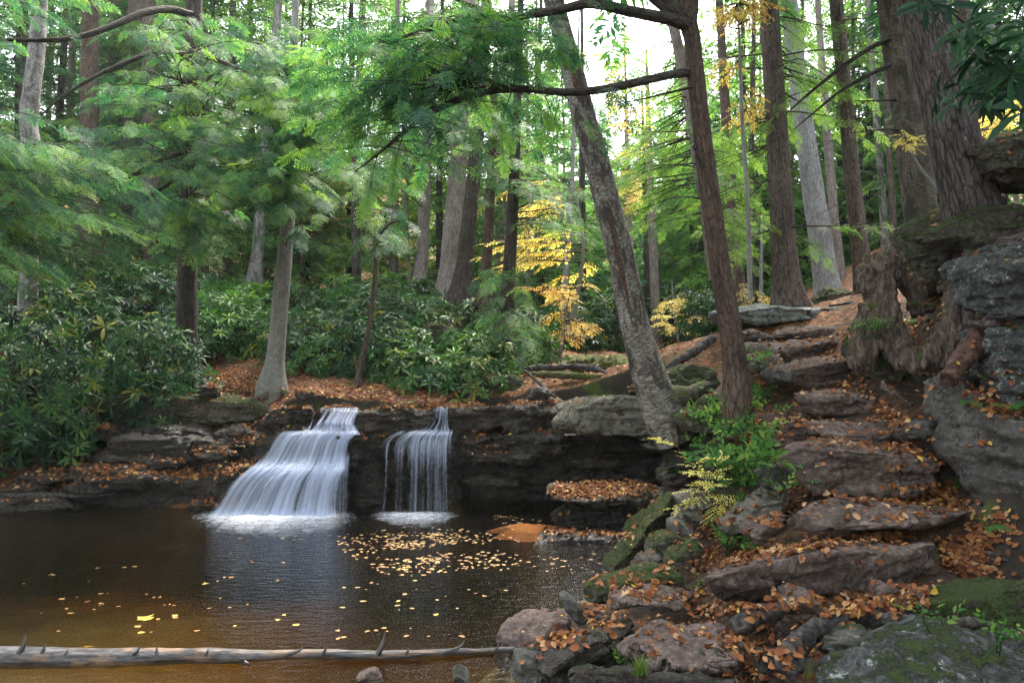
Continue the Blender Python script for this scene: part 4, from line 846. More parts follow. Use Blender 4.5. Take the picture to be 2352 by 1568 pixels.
def sheet(name, rows, mat, parent, wob=.05, seed=1, nu=90, nv=70, top=.0, side=.22):
    """falling water: rows of (left x, right x, picture y, distance, opacity) joined by a smooth curve"""
    q = tube_path(np.asarray(rows, float), nv); V, uv, T = [], [], []
    for j in range(nv):
        xl, xr, y, d, op = q[j]
        for i in range(nu):
            u = i/(nu-1); V.append(P(xl+(xr-xl)*u, y, d)); uv.append((u, j/(nv-1)))
            e = min(u, 1-u)/side; T.append(op-.4*max(0, 1-e)**1.2)
    V = np.array(V); uv = np.array(uv); T = np.array(T)
    n = fbm(np.c_[uv[:, 0]*14, uv[:, 1]*1.2, np.full(len(uv), seed*3.1)], 4, seed)*wob + fbm(np.c_[uv[:, 0]*45, uv[:, 1]*2, np.full(len(uv), 3.)], 2, seed+4)*wob*.3
    V[:, 1] -= n; i = (np.arange(nv-1)[:, None]*nu+np.arange(nu-1)[None]).ravel()
    return link(name, mk_mesh(name, V, [np.stack([i, i+1, i+nu+1, i+nu], 1)], mat, uv=uv, tint=T), parent)
FA, FB, FC = fall_mat('falling_water', .05, 16, 0.), fall_mat('thin_falling_water', -.03, 20, 7.3), fall_mat('dense_falling_water', .13, 13, 3.1)
FD = fall_mat('stranded_falling_water', -.01, 8, 5.7, .09)
wf = link('waterfall', None); tag(wf, kind='structure')
sheet('upper_fall', [(704,832,934,12.55,.9),(705,830,939,12.25,.95),(706,828,955,12.18,.9),(700,826,975,12.13,.95),(690,830,994,10.78,1.)], FD, wf, seed=2, side=.05)
sheet('upper_fall', [(745,830,936,12.45,.95),(742,828,945,10.97,1.),(725,815,970,12.11,1.05),(700,835,998,11.97,1.1)], FD, wf, seed=12, side=.05)
sheet('main_fall', [(655,835,986,12.25,.8),(640,830,993,11.92,1.0),(622,812,1012,11.8,.95),(604,806,1040,11.72,.92),(588,803,1062,11.6,1.0),(566,800,1078,11.42,1.05),(535,793,1098,11.32,.93),(508,788,1128,11.24,.88),(488,785,1158,11.12,.88),(464,788,1189,11.0,.98)], FC, wf, wob=.05, seed=3, nu=150, nv=130, side=.09)
sheet('main_fall', [(600,826,1005,11.86,.5),(588,808,1040,11.68,.65),(556,800,1076,11.44,.9),(512,790,1112,11.24,.8),(486,788,1155,11.1,.78),(458,788,1189,11.04,.9)], FA, wf, wob=.07, seed=8, nu=150, nv=100, side=.07)
sheet('side_fall', [(606,640,1010,11.95,.5),(598,628,1030,11.8,.75),(590,620,1050,11.7,.7)], FB, wf, seed=15, nu=24)
sheet('side_fall', [(752,808,1040,11.85,.95),(750,806,1060,11.7,1.05),(748,804,1110,11.6,.95),(748,802,1188,11.5,.95)], FB, wf, seed=5, nu=40, side=.1)
sheet('narrow_fall', [(994,1032,934,12.55,.95),(994,1031,941,12.2,.98),(988,1032,965,12.1,.95),(962,1038,990,11.97,1.0)], FD, wf, seed=6, nu=40, side=.06)
sheet('curtain_fall', [(930,1045,985,12.3,.95),(905,1043,994,11.93,1.05),(880,1042,1008,11.85,1.0),(870,1042,1030,11.77,.98),(868,1042,1100,11.7,.92),(862,1044,1189,11.62,.96)], FD, wf, seed=7, nu=130, side=.04)
sheet('curtain_fall', [(915,1040,1010,11.84,.85),(908,1038,1030,11.74,.95),(905,1038,1100,11.66,.86),(900,1042,1189,11.6,.92)], FD, wf, seed=17, nu=110, side=.1)
def foam():
    m = M('foam'); co = m.coord(); t = m.attr()
    n1 = m.noise(m.scale(co, (1.6, 1.6, 1)), 5, 6, .75, 1.2)
    a = m.ramp(m.math('ADD', m.math('MULTIPLY', n1, 1.1), m.math('SUBTRACT', t, .55)), (.2, 0.), (.55, .25), (1., .9))
    d_ = m.n('ShaderNodeBsdfDiffuse', {'Color': (.68, .72, .82)}).outputs[0]
    mt = m.done(m.n('ShaderNodeMixShader', {0: a, 1: m.n('ShaderNodeBsdfTransparent').outputs[0], 2: d_}).outputs[0])
    V, T, Q, n0 = [], [], [], 0
    for x0, x1, yb, wid, st in [(430,830,1186,52, .92),(845,1060,1188,32,.8)]:
        nu, nv = 120, 24
        for j in range(nv):
            f = j/(nv-1)
            for i in range(nu):
                u = i/(nu-1); e = min(u, 1-u)*2; y = yb-14+ (wid+14)*f*(.35+.65*e**.5) + (6 if x0 < 500 else 0)*f; sp = 1+.18*f
                x = (x0+x1)/2+((x0-x1)/2+(x1-x0)*u)*sp; h = .03*math.sin(math.pi*min(f*1.6, 1))*(1-f); V.append(G(x, y, .012+h))
                T.append(st*(1-f)**.8*min(1, e*1.6)**.8*min(1, .55+f*3))
        i = (np.arange(nv-1)[:, None]*nu+np.arange(nu-1)[None]).ravel()+n0; Q.append(np.stack([i, i+1, i+nu+1, i+nu], 1)); n0 = len(V)
    V = np.array(V); V[:, 2] += np.abs(fbm(V*7, 4, 2))*.02*np.clip(np.array(T), 0, 1)
    link('foam', mk_mesh('foam', V, [np.concatenate(Q)], mt, tint=T), wf)
foam()
# ------------------------------------------------------------------ leaf sprays
def v_hemlock(seed, k=8, m=5, wid=.054, ln=.078):
    r = np.random.default_rng(seed); V, T, C = [], [], []
    def needle_row(p, d, L_, n_):
        side = np.array((-d[1], d[0], 0)); 
        for i in range(n_):
            s = (i+.5)/n_; q = p+d*L_*s; q = q-np.array((0, 0, .25*(L_*s)**2)); l = ln*(1-.45*s)*r.uniform(.8, 1.2)
            for sg in (-1, 1):
                dd = unit(d*.75+side*sg+np.array((0, 0, r.normal()*.15))); b = len(V)
                V.extend([q-d*wid*.6, q+d*wid*.6, q+dd*l]); T.append((b, b+1, b+2)); C.extend([.5*s-.1, .5*s-.1, .5*s+.12])
    for i in range(k):
        t = .06+.9*i/k
        for sg in (-1, 1):
            a = math.radians(62-22*t+r.normal()*6)*sg; d = np.array((math.cos(a), math.sin(a), r.normal()*.06)); L_ = (.46*(1-t)**.75+.06)*r.uniform(.75, 1.15)*(min(1, .45+t*2.2))
            needle_row(np.array((t, 0, -.16*t*t)), d, L_, max(2, int(m*L_/.32)))
    needle_row(np.array((.72, 0, -.09)), np.array((1., 0, -.25)), .30, 4)
    V = np.array(V); V[:, 2] -= .1*V[:, 1]**2*2
    return V, np.array(T), np.array(C)
def v_far(seed, k=6, w=.064):
    r = np.random.default_rng(seed); V, T, C = [], [], []
    for i in range(k):
        t = .05+.85*i/k
        for sg in (-1, 1):
            a = math.radians(60-20*t+r.normal()*8)*sg; d = np.array((math.cos(a), math.sin(a), r.normal()*.1)); L_ = (.48*(1-t)**.7+.1)*r.uniform(.7, 1.2); p = np.array((t, 0, -.16*t*t)); s = np.array((-d[1], d[0], 0))*w*r.uniform(.7, 1.3)
            b = len(V); e = p+d*L_-np.array((0, 0, .12*L_)); m_ = p+d*L_*.5
            V.extend([p, m_+s, e, m_-s]); T.extend([(b, b+1, b+2), (b, b+2, b+3)]); C.extend([-.1, .05, .25, .05])
    b = len(V); V.extend([np.array(q) for q in ((.8, -.03, -.1), (.8, .03, -.1), (1.08, 0, -.24))]); T.append((b, b+1, b+2)); C.extend([.1, .1, .3])
    return np.array(V), np.array(T), np.array(C)
def v_leafy(seed, k=8, ln=.24, w=.42, ang=55, droop=.2, rnd=.15):
    """alternate broad leaves along a twig"""
    r = np.random.default_rng(seed); V, T, C = [], [], []
    for i in range(k):
        t = .08+.92*i/(k-1) if k > 1 else 0; sg = 1 if i % 2 else -1; a = math.radians(ang*(1-.6*t)+r.normal()*12)*sg
        if i == k-1: a = 0
        d = unit(np.array((math.cos(a), math.sin(a), -droop+r.normal()*rnd))); n = unit(np.cross(d, np.cross((0, 0, 1.), d))+r.normal(size=3)*.25); s = np.cross(n, d); l = ln*r.uniform(.75, 1.2); p = np.array((t, 0, -.1*t*t)); c = r.normal()*.2
        b = len(V); V.extend([p, p+d*l*.35+s*l*w*.5+n*l*.06, p+d*l*.7+s*l*w*.36+n*l*.04, p+d*l-n*l*.1, p+d*l*.7-s*l*w*.36+n*l*.04, p+d*l*.35-s*l*w*.5+n*l*.06, p+d*l*.5])
        T.extend([(b, b+6, b+1), (b+1, b+6, b+2), (b+2, b+6, b+3), (b+3, b+6, b+4), (b+4, b+6, b+5), (b+5, b+6, b)]); C.extend([c]*7)
    return np.array(V), np.array(T), np.array(C)
def v_whorl(seed, n=8, w=.25):
    """rhododendron: long leaves round the tip of a stem, the stem along x"""
    r = np.random.default_rng(seed); V, T, C = [], [], []
    for i in range(n):
        a = 2*math.pi*i/n+r.normal()*.2; el = r.uniform(-.35, .45); o = np.array((0, math.cos(a), math.sin(a))); d = unit(o*math.cos(el)+np.array((math.sin(el), 0, 0))); ax = np.array((1., 0, 0)); n_ = unit(ax-d*(ax@d)); s = np.cross(n_, d); l = r.uniform(.75, 1.1); c = r.normal()*.15; p = np.array((-.1*r.random(), 0, 0))+o*.04; b = len(V); fo = .05
        V.extend([p, p+d*l*.3+s*l*w*.38+n_*fo, p+d*l*.65+s*l*w*.5-n_*.03, p+d*l-n_*.22, p+d*l*.65-s*l*w*.5-n_*.03, p+d*l*.3-s*l*w*.38+n_*fo, p+d*l*.32, p+d*l*.66-n_*.07])
        T.extend([(b, b+6, b+1), (b+1, b+6, b+7), (b+1, b+7, b+2), (b+2, b+7, b+3), (b+3, b+7, b+4), (b+4, b+7, b+5), (b+5, b+7, b+6), (b+5, b+6, b)]); C.extend([c]*8)
    return np.array(V), np.array(T), np.array(C)
def v_frond(seed, k=13):
    r = np.random.default_rng(seed); V, T, C = [], [], []
    for i in range(k):
        t = (i+.8)/k; env = math.sin(math.pi*min(1, .22+t*.8))**.8*.30
        for sg in (-1, 1):
            d = np.array((.35, sg, -.12)); d = unit(d); p = np.array((t, 0, .35*t-.75*t*t)); s = np.array((1., 0, .2-1.2*t))*.034; l = env*r.uniform(.85, 1.1); b = len(V)
            V.extend([p-s, p+s, p+d*l*.6+s*.6, p+d*l, p+d*l*.55-s*.7]); T.extend([(b, b+1, b+2), (b, b+2, b+4), (b+4, b+2, b+3)]); C.extend([-.05, -.05, .05, .15, .05])
    return np.array(V), np.array(T), np.array(C)
SPR = dict(hemlock=[v_hemlock(s) for s in range(5)], mid=[v_hemlock(s+9, 6, 4, .055, .09) for s in range(4)], far=[v_far(s) for s in range(4)],
           beech=[v_leafy(s) for s in range(4)], whorl=[v_whorl(s, 6+s % 4) for s in range(5)], frond=[v_frond(s) for s in range(3)],
           herb=[v_leafy(s+20, 7, .34, .5, 70, .1, .3) for s in range(3)], tiny=[v_leafy(s+30, 11, .17, .7, 70, .1, .2) for s in range(3)])
class Fol:
    def __init__(s, kind): s.k = kind; s.d = [[] for _ in SPR[kind]]
    def add(s, pos, d, scale, tint, r, roll=.3, up=(0, 0, 1.)):
        d = unit(d); y = np.cross(up, d)
        if np.linalg.norm(y) < 1e-3: y = np.array((0., 1, 0))
        y = unit(y); z = np.cross(d, y); a = r.normal()*roll; y, z = y*math.cos(a)+z*math.sin(a), z*math.cos(a)-y*math.sin(a)
        s.d[r.integers(len(s.d))].append((pos, np.stack([d, y, z], 1)*scale, tint))
    def obj(s, name, mat, parent=None, org=(0, 0, 0)):
        V, T, C, n = [], [], [], 0
        for (v, t, c), lst in zip(SPR[s.k], s.d):
            if not lst: continue
            pos = np.array([l[0] for l in lst]); R = np.array([l[1] for l in lst]); tn = np.array([l[2] for l in lst])
            A = np.einsum('nij,kj->nki', R, v)+pos[:, None]; V.append(A.reshape(-1, 3)); T.append((t[None]+(np.arange(len(lst))*len(v))[:, None, None]+n).reshape(-1, 3)); n += len(lst)*len(v)
            C.append(np.clip(tn[:, None]+c[None], 0, 1).ravel())
        if not V: return None
        return link(name, mk_mesh(name, np.concatenate(V)-np.asarray(org), [np.concatenate(T)], mat, smooth_=False, tint=np.concatenate(C)), parent)
def rotz(v, a): c, s = math.cos(a), math.sin(a); return np.array((v[0]*c-v[1]*s, v[0]*s+v[1]*c, v[2]))
def bough(fol, acc, a, b, r, arch=.12, step=.15, size=.5, rad=.018, tint=.45, t0=.25, droop=.25, seg=5):
    a, b = np.asarray(a, float), np.asarray(b, float); L_ = np.linalg.norm(b-a); n = 9; t = np.linspace(0, 1, n)[:, None]
    side = unit(np.cross(b-a, (0, 0, 1.)))*r.normal()*.06*L_
    p = a+(b-a)*t; p[:, 2] += (4*arch*L_*t*(1-t))[:, 0]*.6+np.sin(t[:, 0]*9+r.uniform(0, 6))*.012*L_; p = p+side*(np.sin(math.pi*t))
    acc.tube(p, rad*(1-.85*t[:, 0]), seg, n+4)
    k = max(3, int(L_*(1-t0)/step)); sg = 1
    for i in range(k):
        u = t0+(1-t0)*(i+.6)/k; x = u*(n-1); j = min(int(x), n-2); q = p[j]+(p[j+1]-p[j])*(x-j); tg = unit(p[j+1]-p[j]); sg = -sg
        ang = sg*(r.uniform(.5, 1.15)*(1-.45*u)); d = rotz(tg, ang); d[2] = d[2]*.4-droop*r.uniform(.2, 2.6)
        fol.add(q, d, size*r.uniform(.65, 1.15)*(1.12-.45*u), np.clip(tint+r.normal()*.2, 0, 1), r, .6)
    d = unit(p[-1]-p[-2]); d[2] -= droop*.6; fol.add(p[-1]-d*.1, d, size*.8, np.clip(tint+.15, 0, 1), r, .2)
def trunk_obj(path, rad, bark, parent, org, seg=22, ring=.12, rough=.035, seed=1):
    ln = np.sum(np.linalg.norm(np.diff(path, axis=0), axis=1)); v, q, uv = tube(path, rad, seg, int(max(12, ln/ring)))
    c = np.repeat(v.reshape(-1, seg+1, 3).mean(1), seg+1, 0); o = v-c; rr = np.linalg.norm(o, axis=1); R0 = np.mean(rad)
    k = (fbm(v*(5, 5, 1.1), 3, seed)*1.3+fbm(v*(22, 22, 3.), 3, seed+4)*.55)*rough
    v = c+o*(1+k)[:, None]
    return link('trunk', mk_mesh('trunk', v-org, [q], BARK[bark], uv=uv), parent)
def px_tree(label, path, d, bark, top, name='hemlock_tree', cat='tree', group=None, flare=.45, seed=1, seg=22, ring=.12, rough=.035, sink=.35, roots=True):
    """a trunk through (picture x, y, width) points, its base first, carried on above the picture"""
    n = len(path); D = np.linspace(*d, n) if isinstance(d, tuple) else np.full(n, float(d))
    p = np.array([P(x, y, k) for (x, y, w), k in zip(path, D)]); r = np.array([w/2/F*k for (x, y, w), k in zip(path, D)])
    dr = unit(p[0]-p[1]); p = np.concatenate([[p[0]+dr*sink*1.0], p]); r = np.concatenate([[r[0]*1.05], r])
    if top > p[-1][2]+.5:
        up = unit(p[-1]-p[-2]); up = unit(up+np.array((0, 0, .25))); h = top-p[-1][2]; m_ = 4
        for i in range(1, m_+1): p = np.concatenate([p, [p[-1]+up*h/m_/max(up[2], .5)]]); r = np.concatenate([r, [r[-1]*(.82 if i < m_ else .3)]])
    base = p[1].copy(); q = tube_path(np.c_[p, r], max(30, len(p)*6)); h = np.linalg.norm(q[:, :3]-base, axis=1)
    q[:, 3] *= 1+flare*np.exp(-h/(.28+r[1]*.8))
    e = empty(name, base, label, cat, group); trunk_obj(q[:, :3], q[:, 3], bark, e, base, seg, ring, rough, seed)
    return e, base, p, r
def at_h(p, z):
    i = int(np.clip(np.searchsorted(p[:, 2], z), 1, len(p)-1)); a, b = p[i-1], p[i]; t = np.clip((z-a[2])/max(b[2]-a[2], 1e-3), 0, 1); return a+(b-a)*t
CAUGHT = []
def dress(e, base, p, targets, kind, leaf, r, name='crown', arch=.1, size=.5, step=.15, rad=.018, drop_=.35, tint=(.45, .14), t0=.25, droop=.25, starts=None):
    f, a = Fol(kind), Acc()
    for t in targets:
        s = at_h(p, t[2]+drop_+.25*np.linalg.norm((t-p[0])[:2])*r.uniform(0, .6)) if starts is None else starts[r.integers(len(starts))]
        bough(f, a, s, t, r, arch, step, size, rad, np.clip(r.normal(*tint), .05, .95), t0, droop)
    if kind in ('hemlock', 'mid'): CAUGHT.extend(l[0] for lst in f.d for l in lst[:40])
    f.obj(name, LEAF[leaf], e, base); a.obj('branchwork', BARK['twig'], e, base)
def region(pg, n, d0, d1, r): return [P(q[0], q[1], r.uniform(d0, d1)) for q in in_poly(pg, n, r)]
def twigs(e, base, p, r, n, z0, z1, rad, ln=(.3, 1.2), bark='twig', single=True):
    a = Acc()
    for _ in range(n):
        if single: a = Acc()
        s = at_h(p, r.uniform(z0, z1)); an = r.uniform(0, 6.28); l = r.uniform(*ln); d = np.array((math.cos(an), math.sin(an), r.uniform(-.35, .45))); k = np.array((-d[1], d[0], 0))*r.normal()*.15
        pts = np.array([s+d*rad*.5, s+d*l*.4+k*l*.4, s+d*l*.75+np.array((0, 0, -.05*l)), s+d*l+k*l*.3-np.array((0, 0, .18*l))]); w = r.uniform(.007, .014); a.tube(pts, [w, w*.7, w*.5, w*.2], 5, 8)
        if r.random() < .6: a.tube([pts[1], pts[1]+rotz(d, .7)*l*.3, pts[1]+rotz(d, .6)*l*.5], [w*.5, w*.35, w*.15], 4, 6)
        if single: a.obj('dead_branch', BARK[bark], e, base)
    if not single: a.obj('dead_branchwork', BARK[bark], e, base)
def limb(e, base, px, rads, bark='dark', seg=10, n=None):
    a = Acc(); pts = [P(*q) for q in px]; a.tube(pts, rads, seg, n or 8*len(px)); a.obj('limb', BARK[bark], e, base); return tube_path(np.array(pts), 14)
# ------------------------------------------------------------------ trees that can be told apart
rt = np.random.default_rng(77)
CROWNS = []
def T(label, path, d, bark, top=14, crown=None, wk=.94, **kw):
    path = [(x, y, w*wk) for x, y, w in path]
    o = px_tree(label, path, d, bark, top, **kw)
    if crown: CROWNS.append((*o[:3], *crown))
    return o
# the leaning birch, the slim dark hemlock with the long limbs, the two straight trunks, the great leaning trunk
e, b, p, r = T('grey leaning birch with peeling bark and a long split, beside the falls', [(1528,952,92),(1500,890,84),(1478,820,76),(1452,715,68),(1428,600,66),(1398,480,64),(1368,360,62),(1335,245,58),(1303,120,54),(1272,0,50),(1250,-90,46)], (9.6,9.4), 'birch', 9, name='birch_tree', seed=3, roots=True, flare=.25, rough=.05, seg=28, ring=.07)
for pts_, rad_ in (([P(1395,475,9.15), P(1412,555,9.2), P(1428,620,9.22), P(1445,700,9.25)], [.01,.022,.03,.008]), ([P(1310,150,9.1), P(1322,190,9.1), P(1332,235,9.12)], [.01,.035,.012])): a = Acc(); a.tube(pts_, rad_, 8, 20); a.obj('bark_wound', WOOD['red'], e.children[0], b)
for pts_, rad_ in (([P(1522,925,9.6), P(1552,912,9.5), P(1585,905,9.5), P(1612,888,9.6), P(1640,880,9.8)], [.17,.15,.11,.07,.03]), ([P(1520,930,9.55), P(1500,958,9.5), P(1478,972,9.7)], [.14,.09,.03]), ([P(1535,940,9.5), P(1550,985,9.35), P(1556,1025,9.3)], [.13,.07,.02])): a = Acc(); a.tube(pts_, rad_, 14, 30); a.obj('root', WOOD['mossroot'], e, b)
twigs(e, b, p, rt, 5, 4.5, 8, .15)
e15, b15, p15, r15 = T('slim brown hemlock beside the steps with long bare limbs reaching over the falls', [(1692,935,74),(1690,860,66),(1678,760,60),(1660,650,56),(1641,520,54),(1624,400,52),(1612,300,50),(1600,190,48),(1590,90,46),(1580,45,48)], 8.7, 'red', 10.5, crown=(7.2,50,3.4), wk=.84, seed=5, flare=.3, seg=26, ring=.07, rough=.03)
L1 = limb(e15, b15, [(1585,60,8.7),(1540,45,8.5),(1440,25,8.2),(1360,8,8.0),(1290,22,7.9),(1180,40,7.8),(1060,45,7.7),(960,75,7.6),(900,95,7.5)], [.085,.07,.06,.055,.045,.035,.03,.02,.008])
L2 = limb(e15, b15, [(1585,165,8.7),(1540,172,8.5),(1460,190,8.3),(1380,206,8.1),(1300,212,8.0),(1220,206,7.9),(1140,208,7.8),(1060,228,7.7),(980,255,7.6),(900,275,7.5)], [.055,.048,.046,.044,.04,.036,.034,.03,.02,.008])
L3 = limb(e15, b15, [(1060,228,7.7),(1000,255,7.6),(960,280,7.5),(910,320,7.4),(860,360,7.3),(815,395,7.2)], [.03,.022,.02,.016,.012,.005], n=30)
L4 = limb(e15, b15, [(1205,206,7.9),(1150,190,7.8),(1100,182,7.7),(1070,192,7.6),(1030,210,7.5)], [.022,.02,.018,.014,.006], n=24)
limb(e15, b15, [(1580,50,8.7),(1555,30,8.7),(1530,10,8.7),(1495,-20,8.7),(1440,-90,8.7)], [.10,.10,.095,.09,.08])
limb(e15, b15, [(1580,60,8.7),(1590,20,8.75),(1592,-20,8.8),(1596,-120,8.9)], [.09,.075,.065,.05])
limb(e15, b15, [(1150,40,7.8),(1100,20,7.7),(1060,5,7.6),(1010,-20,7.5)], [.03,.022,.018,.01], n=24)
limb(e15, b15, [(1625,420,8.7),(1600,345,8.55),(1592,338,8.5)], [.02,.025,.012], n=12)
limb(e15, b15, [(1590,200,8.6),(1500,222,8.9),(1420,240,9.1)], [.015,.012,.005], n=16)
f, a = Fol('hemlock'), Acc()
for Lm, n, ly in ((L1, 26, 0), (L2, 22, 0), (L3, 12, 0), (L4, 10, 0)):
    for i in range(n):
        s = Lm[rt.integers(5, 14)]; d = np.array((rt.normal()*.8-.25, rt.normal()*.6, rt.uniform(-.35, .25))); q = s+unit(d)*rt.uniform(.4, 1.1)
        bough(f, a, s, q, rt, .06, .11, .36, .006, np.clip(rt.normal(.36, .22), 0, 1), .3, .4, 4)
for q in region([(900,60),(1230,-20),(1330,60),(1330,140),(1200,170),(1080,150),(930,200)], 38, 6.9, 8.6, rt)+region([(680,60),(900,20),(960,200),(900,300),(760,330),(620,240)], 34, 6.8, 8.2, rt):
    Lm = (L1, L2, L4)[rt.integers(3)]; s = Lm[rt.integers(7, 14)]
    if np.linalg.norm(s-q) < 2.6: bough(f, a, s, q, rt, .06, .11, .34, .007, np.clip(rt.normal(.34, .22), 0, 1), .3, .4, 4)
f.obj('crown', LEAF['hemlock'], e15, b15); a.obj('branchwork', BARK['twig'], e15, b15)
e, b, p, r = T('straight brown hemlock trunk standing on the capping slab above the steps', [(1814,705,78),(1808,650,64),(1800,560,58),(1790,400,54),(1778,200,49),(1766,0,45),(1760,-100,44)], 13.3, 'hemlock', 17, crown=(9.8,60,3.4), seed=8, flare=.3)
twigs(e, b, p, rt, 26, 4.2, 11, .2, (.4, 1.6)); dress(e, b, p, [P(*q)+rt.normal(size=3)*(1.5, 1.5, .6) for q in [(1650,350,13),(1680,420,13),(1700,300,14),(1720,180,14),(1680,500,13.5),(1700,90,14),(1720,450,14),(1660,250,14)]*3]+region([(1780,60),(2040,80),(2040,330),(1800,330)],14,13,16,rt), 'mid', 'light', rt, size=.44, tint=(.4, .15))
e, b, p, r = T('slender straight brown hemlock trunk between the pale trunk and the peeling birch', [(1986,690,46),(1978,600,40),(1965,480,38),(1950,330,36),(1935,150,34),(1920,0,32),(1912,-90,31)], 13.8, 'hemlock', 16, crown=(10,50,3.2), seed=9, flare=.25)
twigs(e, b, p, rt, 22, 4.2, 11, .15, (.4, 1.5))
e, b, p, r = T('great dark leaning trunk with ridged bark rooted on the boulders', [(2268,585,190),(2245,540,142),(2222,450,126),(2196,340,118),(2168,220,114),(2140,110,110),(2112,0,106),(2090,-90,102)], (8.3,8.2), 'big', 14, crown=(7.6,80,4.2), wk=.88, seed=10, flare=.25, rough=.055, seg=36, ring=.06)
for pts_, rad_ in (([P(2240,560,8.1), P(2222,600,7.9), P(2206,650,7.75), P(2200,700,7.7), P(2204,745,7.7)], [.10,.07,.05,.035,.02]), ([P(2215,520,8.2), P(2190,545,8.15), P(2172,575,8.2), P(2165,620,8.4)], [.12,.09,.07,.03]), ([P(2270,560,8.0), P(2310,560,7.75), P(2360,545,7.6)], [.12,.09,.05])): a = Acc(); a.tube(pts_, rad_, 12, 26); a.obj('root', BARK['big'], e, b)
e, b, p, r = T('mossy birch with big peeling plates behind the great leaning trunk', [(2140,610,84),(2126,540,76),(2108,430,72),(2092,320,70),(2074,200,66),(2056,90,60),(2040,-20,56)], 10.2, 'scaly', 14, crown=(8.6,60,3.5), name='birch_tree', seed=12, flare=.2, rough=.075, seg=28, ring=.07)
limb(e, b, [(2045,90,10.1),(2000,110,10.2),(1940,150,10.3),(1870,205,10.4),(1805,262,10.5)], [.035,.032,.028,.022,.008]); limb(e, b, [(2060,145,10.1),(2000,170,10.3),(1930,210,10.5),(1880,250,10.7),(1820,300,10.9)], [.03,.027,.022,.016,.006])
limb(e, b, [(2070,300,10.1),(2030,298,10.3),(1960,305,10.6)], [.015,.012,.004], n=14); limb(e, b, [(2060,230,10.1),(2010,232,10.3),(1960,232,10.6)], [.015,.012,.004], n=14)
T('pale lavender grey trunk behind the straight trunk on the slab', [(1906,700,66),(1895,630,56),(1880,520,52),(1862,400,49),(1845,280,46),(1828,140,43),(1812,0,40)], 17, 'grey', 19, seed=14, flare=.25)
T('thin purplish trunk close behind the pale lavender trunk', [(1934,690,26),(1927,600,24),(1914,480,22),(1902,330,20),(1890,180,18)], 19, 'pale', 16, seed=15)
T('thin white flaking birch in the wood right of the slender trunk', [(2036,610,18),(2028,480,18),(2018,330,16),(2004,150,14),(1996,30,12)], 21, 'white', 20, name='birch_tree', seed=16)
T('thin straight brown trunk next to the white flaking birch', [(2056,610,17),(2048,450,15),(2040,300,14),(2034,150,12)], 20, 'hemlock', 18, seed=17)
T('grey trunk half hidden behind the slim brown hemlock', [(1700,712,44),(1690,620,36),(1684,520,32),(1676,400,28),(1666,250,24)], 17.5, 'hemlock', 17, seed=18)
e, b, p, r = T('pale mottled trunk showing behind the slim hemlock near the bright sky', [(1640,600,30),(1608,400,30),(1585,250,28),(1560,120,27),(1540,30,26),(1522,-60,25)], 14.5, 'pale', 13, seed=19); dress(e, b, p, region([(1370,330),(1560,300),(1580,560),(1380,560)], 30, 13, 17, rt)+region([(1400,120),(1640,180),(1640,300),(1400,300)], 14, 13.5, 17, rt)+region([(1640,380),(1780,360),(1780,640),(1650,640)], 26, 12.5, 16, rt), 'mid', 'light', rt, size=.46, tint=(.4, .2))
e, b, p, r = T('slender pink grey trunk lit from behind, right of the leaning birch', [(1512,822,26),(1506,720,23),(1502,620,21),(1496,500,19),(1492,380,17)], 21, 'pale', 11, seed=20); twigs(e, b, p, rt, 18, 3.6, 8, .1, (.3, 1.))
T('dark slim trunk beside the pink grey trunk', [(1488,740,16),(1486,640,14),(1484,520,12),(1480,400,11)], 23, 'dark', 11, seed=21)
T('thin grey bare pole in the gap left of the straight trunk', [(1748,700,9),(1748,640,8),(1749,560,7)], 19, 'grey', 6, name='dead_tree', seed=22)
T('dark thin trunk far behind the capping slab', [(1786,690,14),(1780,560,13),(1774,400,11)], 21, 'dark', 12, seed=23)
T('brown trunk seen behind the rhododendron in the upper corner', [(2268,420,50),(2250,300,46),(2232,180,42),(2216,60,38)], 15, 'hemlock', 16, seed=24)
# the middle of the wood
T('thick pale brown old trunk behind the shrubs in the middle of the wood', [(1022,702,62),(1030,640,48),(1040,520,45),(1052,380,42),(1062,250,40),(1070,130,38),(1078,0,36)], 20, 'pale', 24, seed=30)
T('dark lichen grey trunk leaning close to the thick pale trunk', [(1056,700,60),(1066,620,42),(1078,500,36),(1090,380,34),(1100,260,32),(1110,130,28)], 18.5, 'dark', 20, seed=31)
e, b, p, r = T('dark reddish slim trunk with short broken limbs in the middle of the wood', [(1110,700,30),(1116,640,26),(1122,540,24),(1128,420,23),(1131,330,22),(1134,250,18)], 16.5, 'red', 9, seed=32)
limb(e, b, [(1132,305,16.4),(1150,296,16),(1175,270,15.5),(1200,240,15)], [.05,.04,.03,.01]); twigs(e, b, p, rt, 16, 4, 8.5, .12, (.4, 1.4))
dress(e, b, p, region([(1000,230),(1280,260),(1330,430),(1250,520),(1050,480)], 30, 12.8, 16, rt), 'mid', 'hemlock', rt, size=.44, tint=(.42, .14))
e, b, p, r = T('dark brown trunk among the yellow leaves in the middle of the wood', [(1160,775,44),(1166,690,34),(1172,580,30),(1178,470,28),(1184,340,25)], 15.5, 'dark', 11, seed=33)
dress(e, b, p, region([(1150,430),(1370,420),(1390,560),(1250,540)], 16, 12.6, 15.5, rt)+region([(1080,640),(1230,690),(1250,820),(1130,840),(1060,760)], 16, 12.8, 15, rt), 'mid', 'hemlock', rt, size=.42, tint=(.4, .14))
T('pale purplish trunk half hidden behind the yellow beech', [(1148,690,28),(1150,600,27),(1156,500,25),(1164,360,23),(1170,200,20)], 25, 'pale', 22, seed=34)
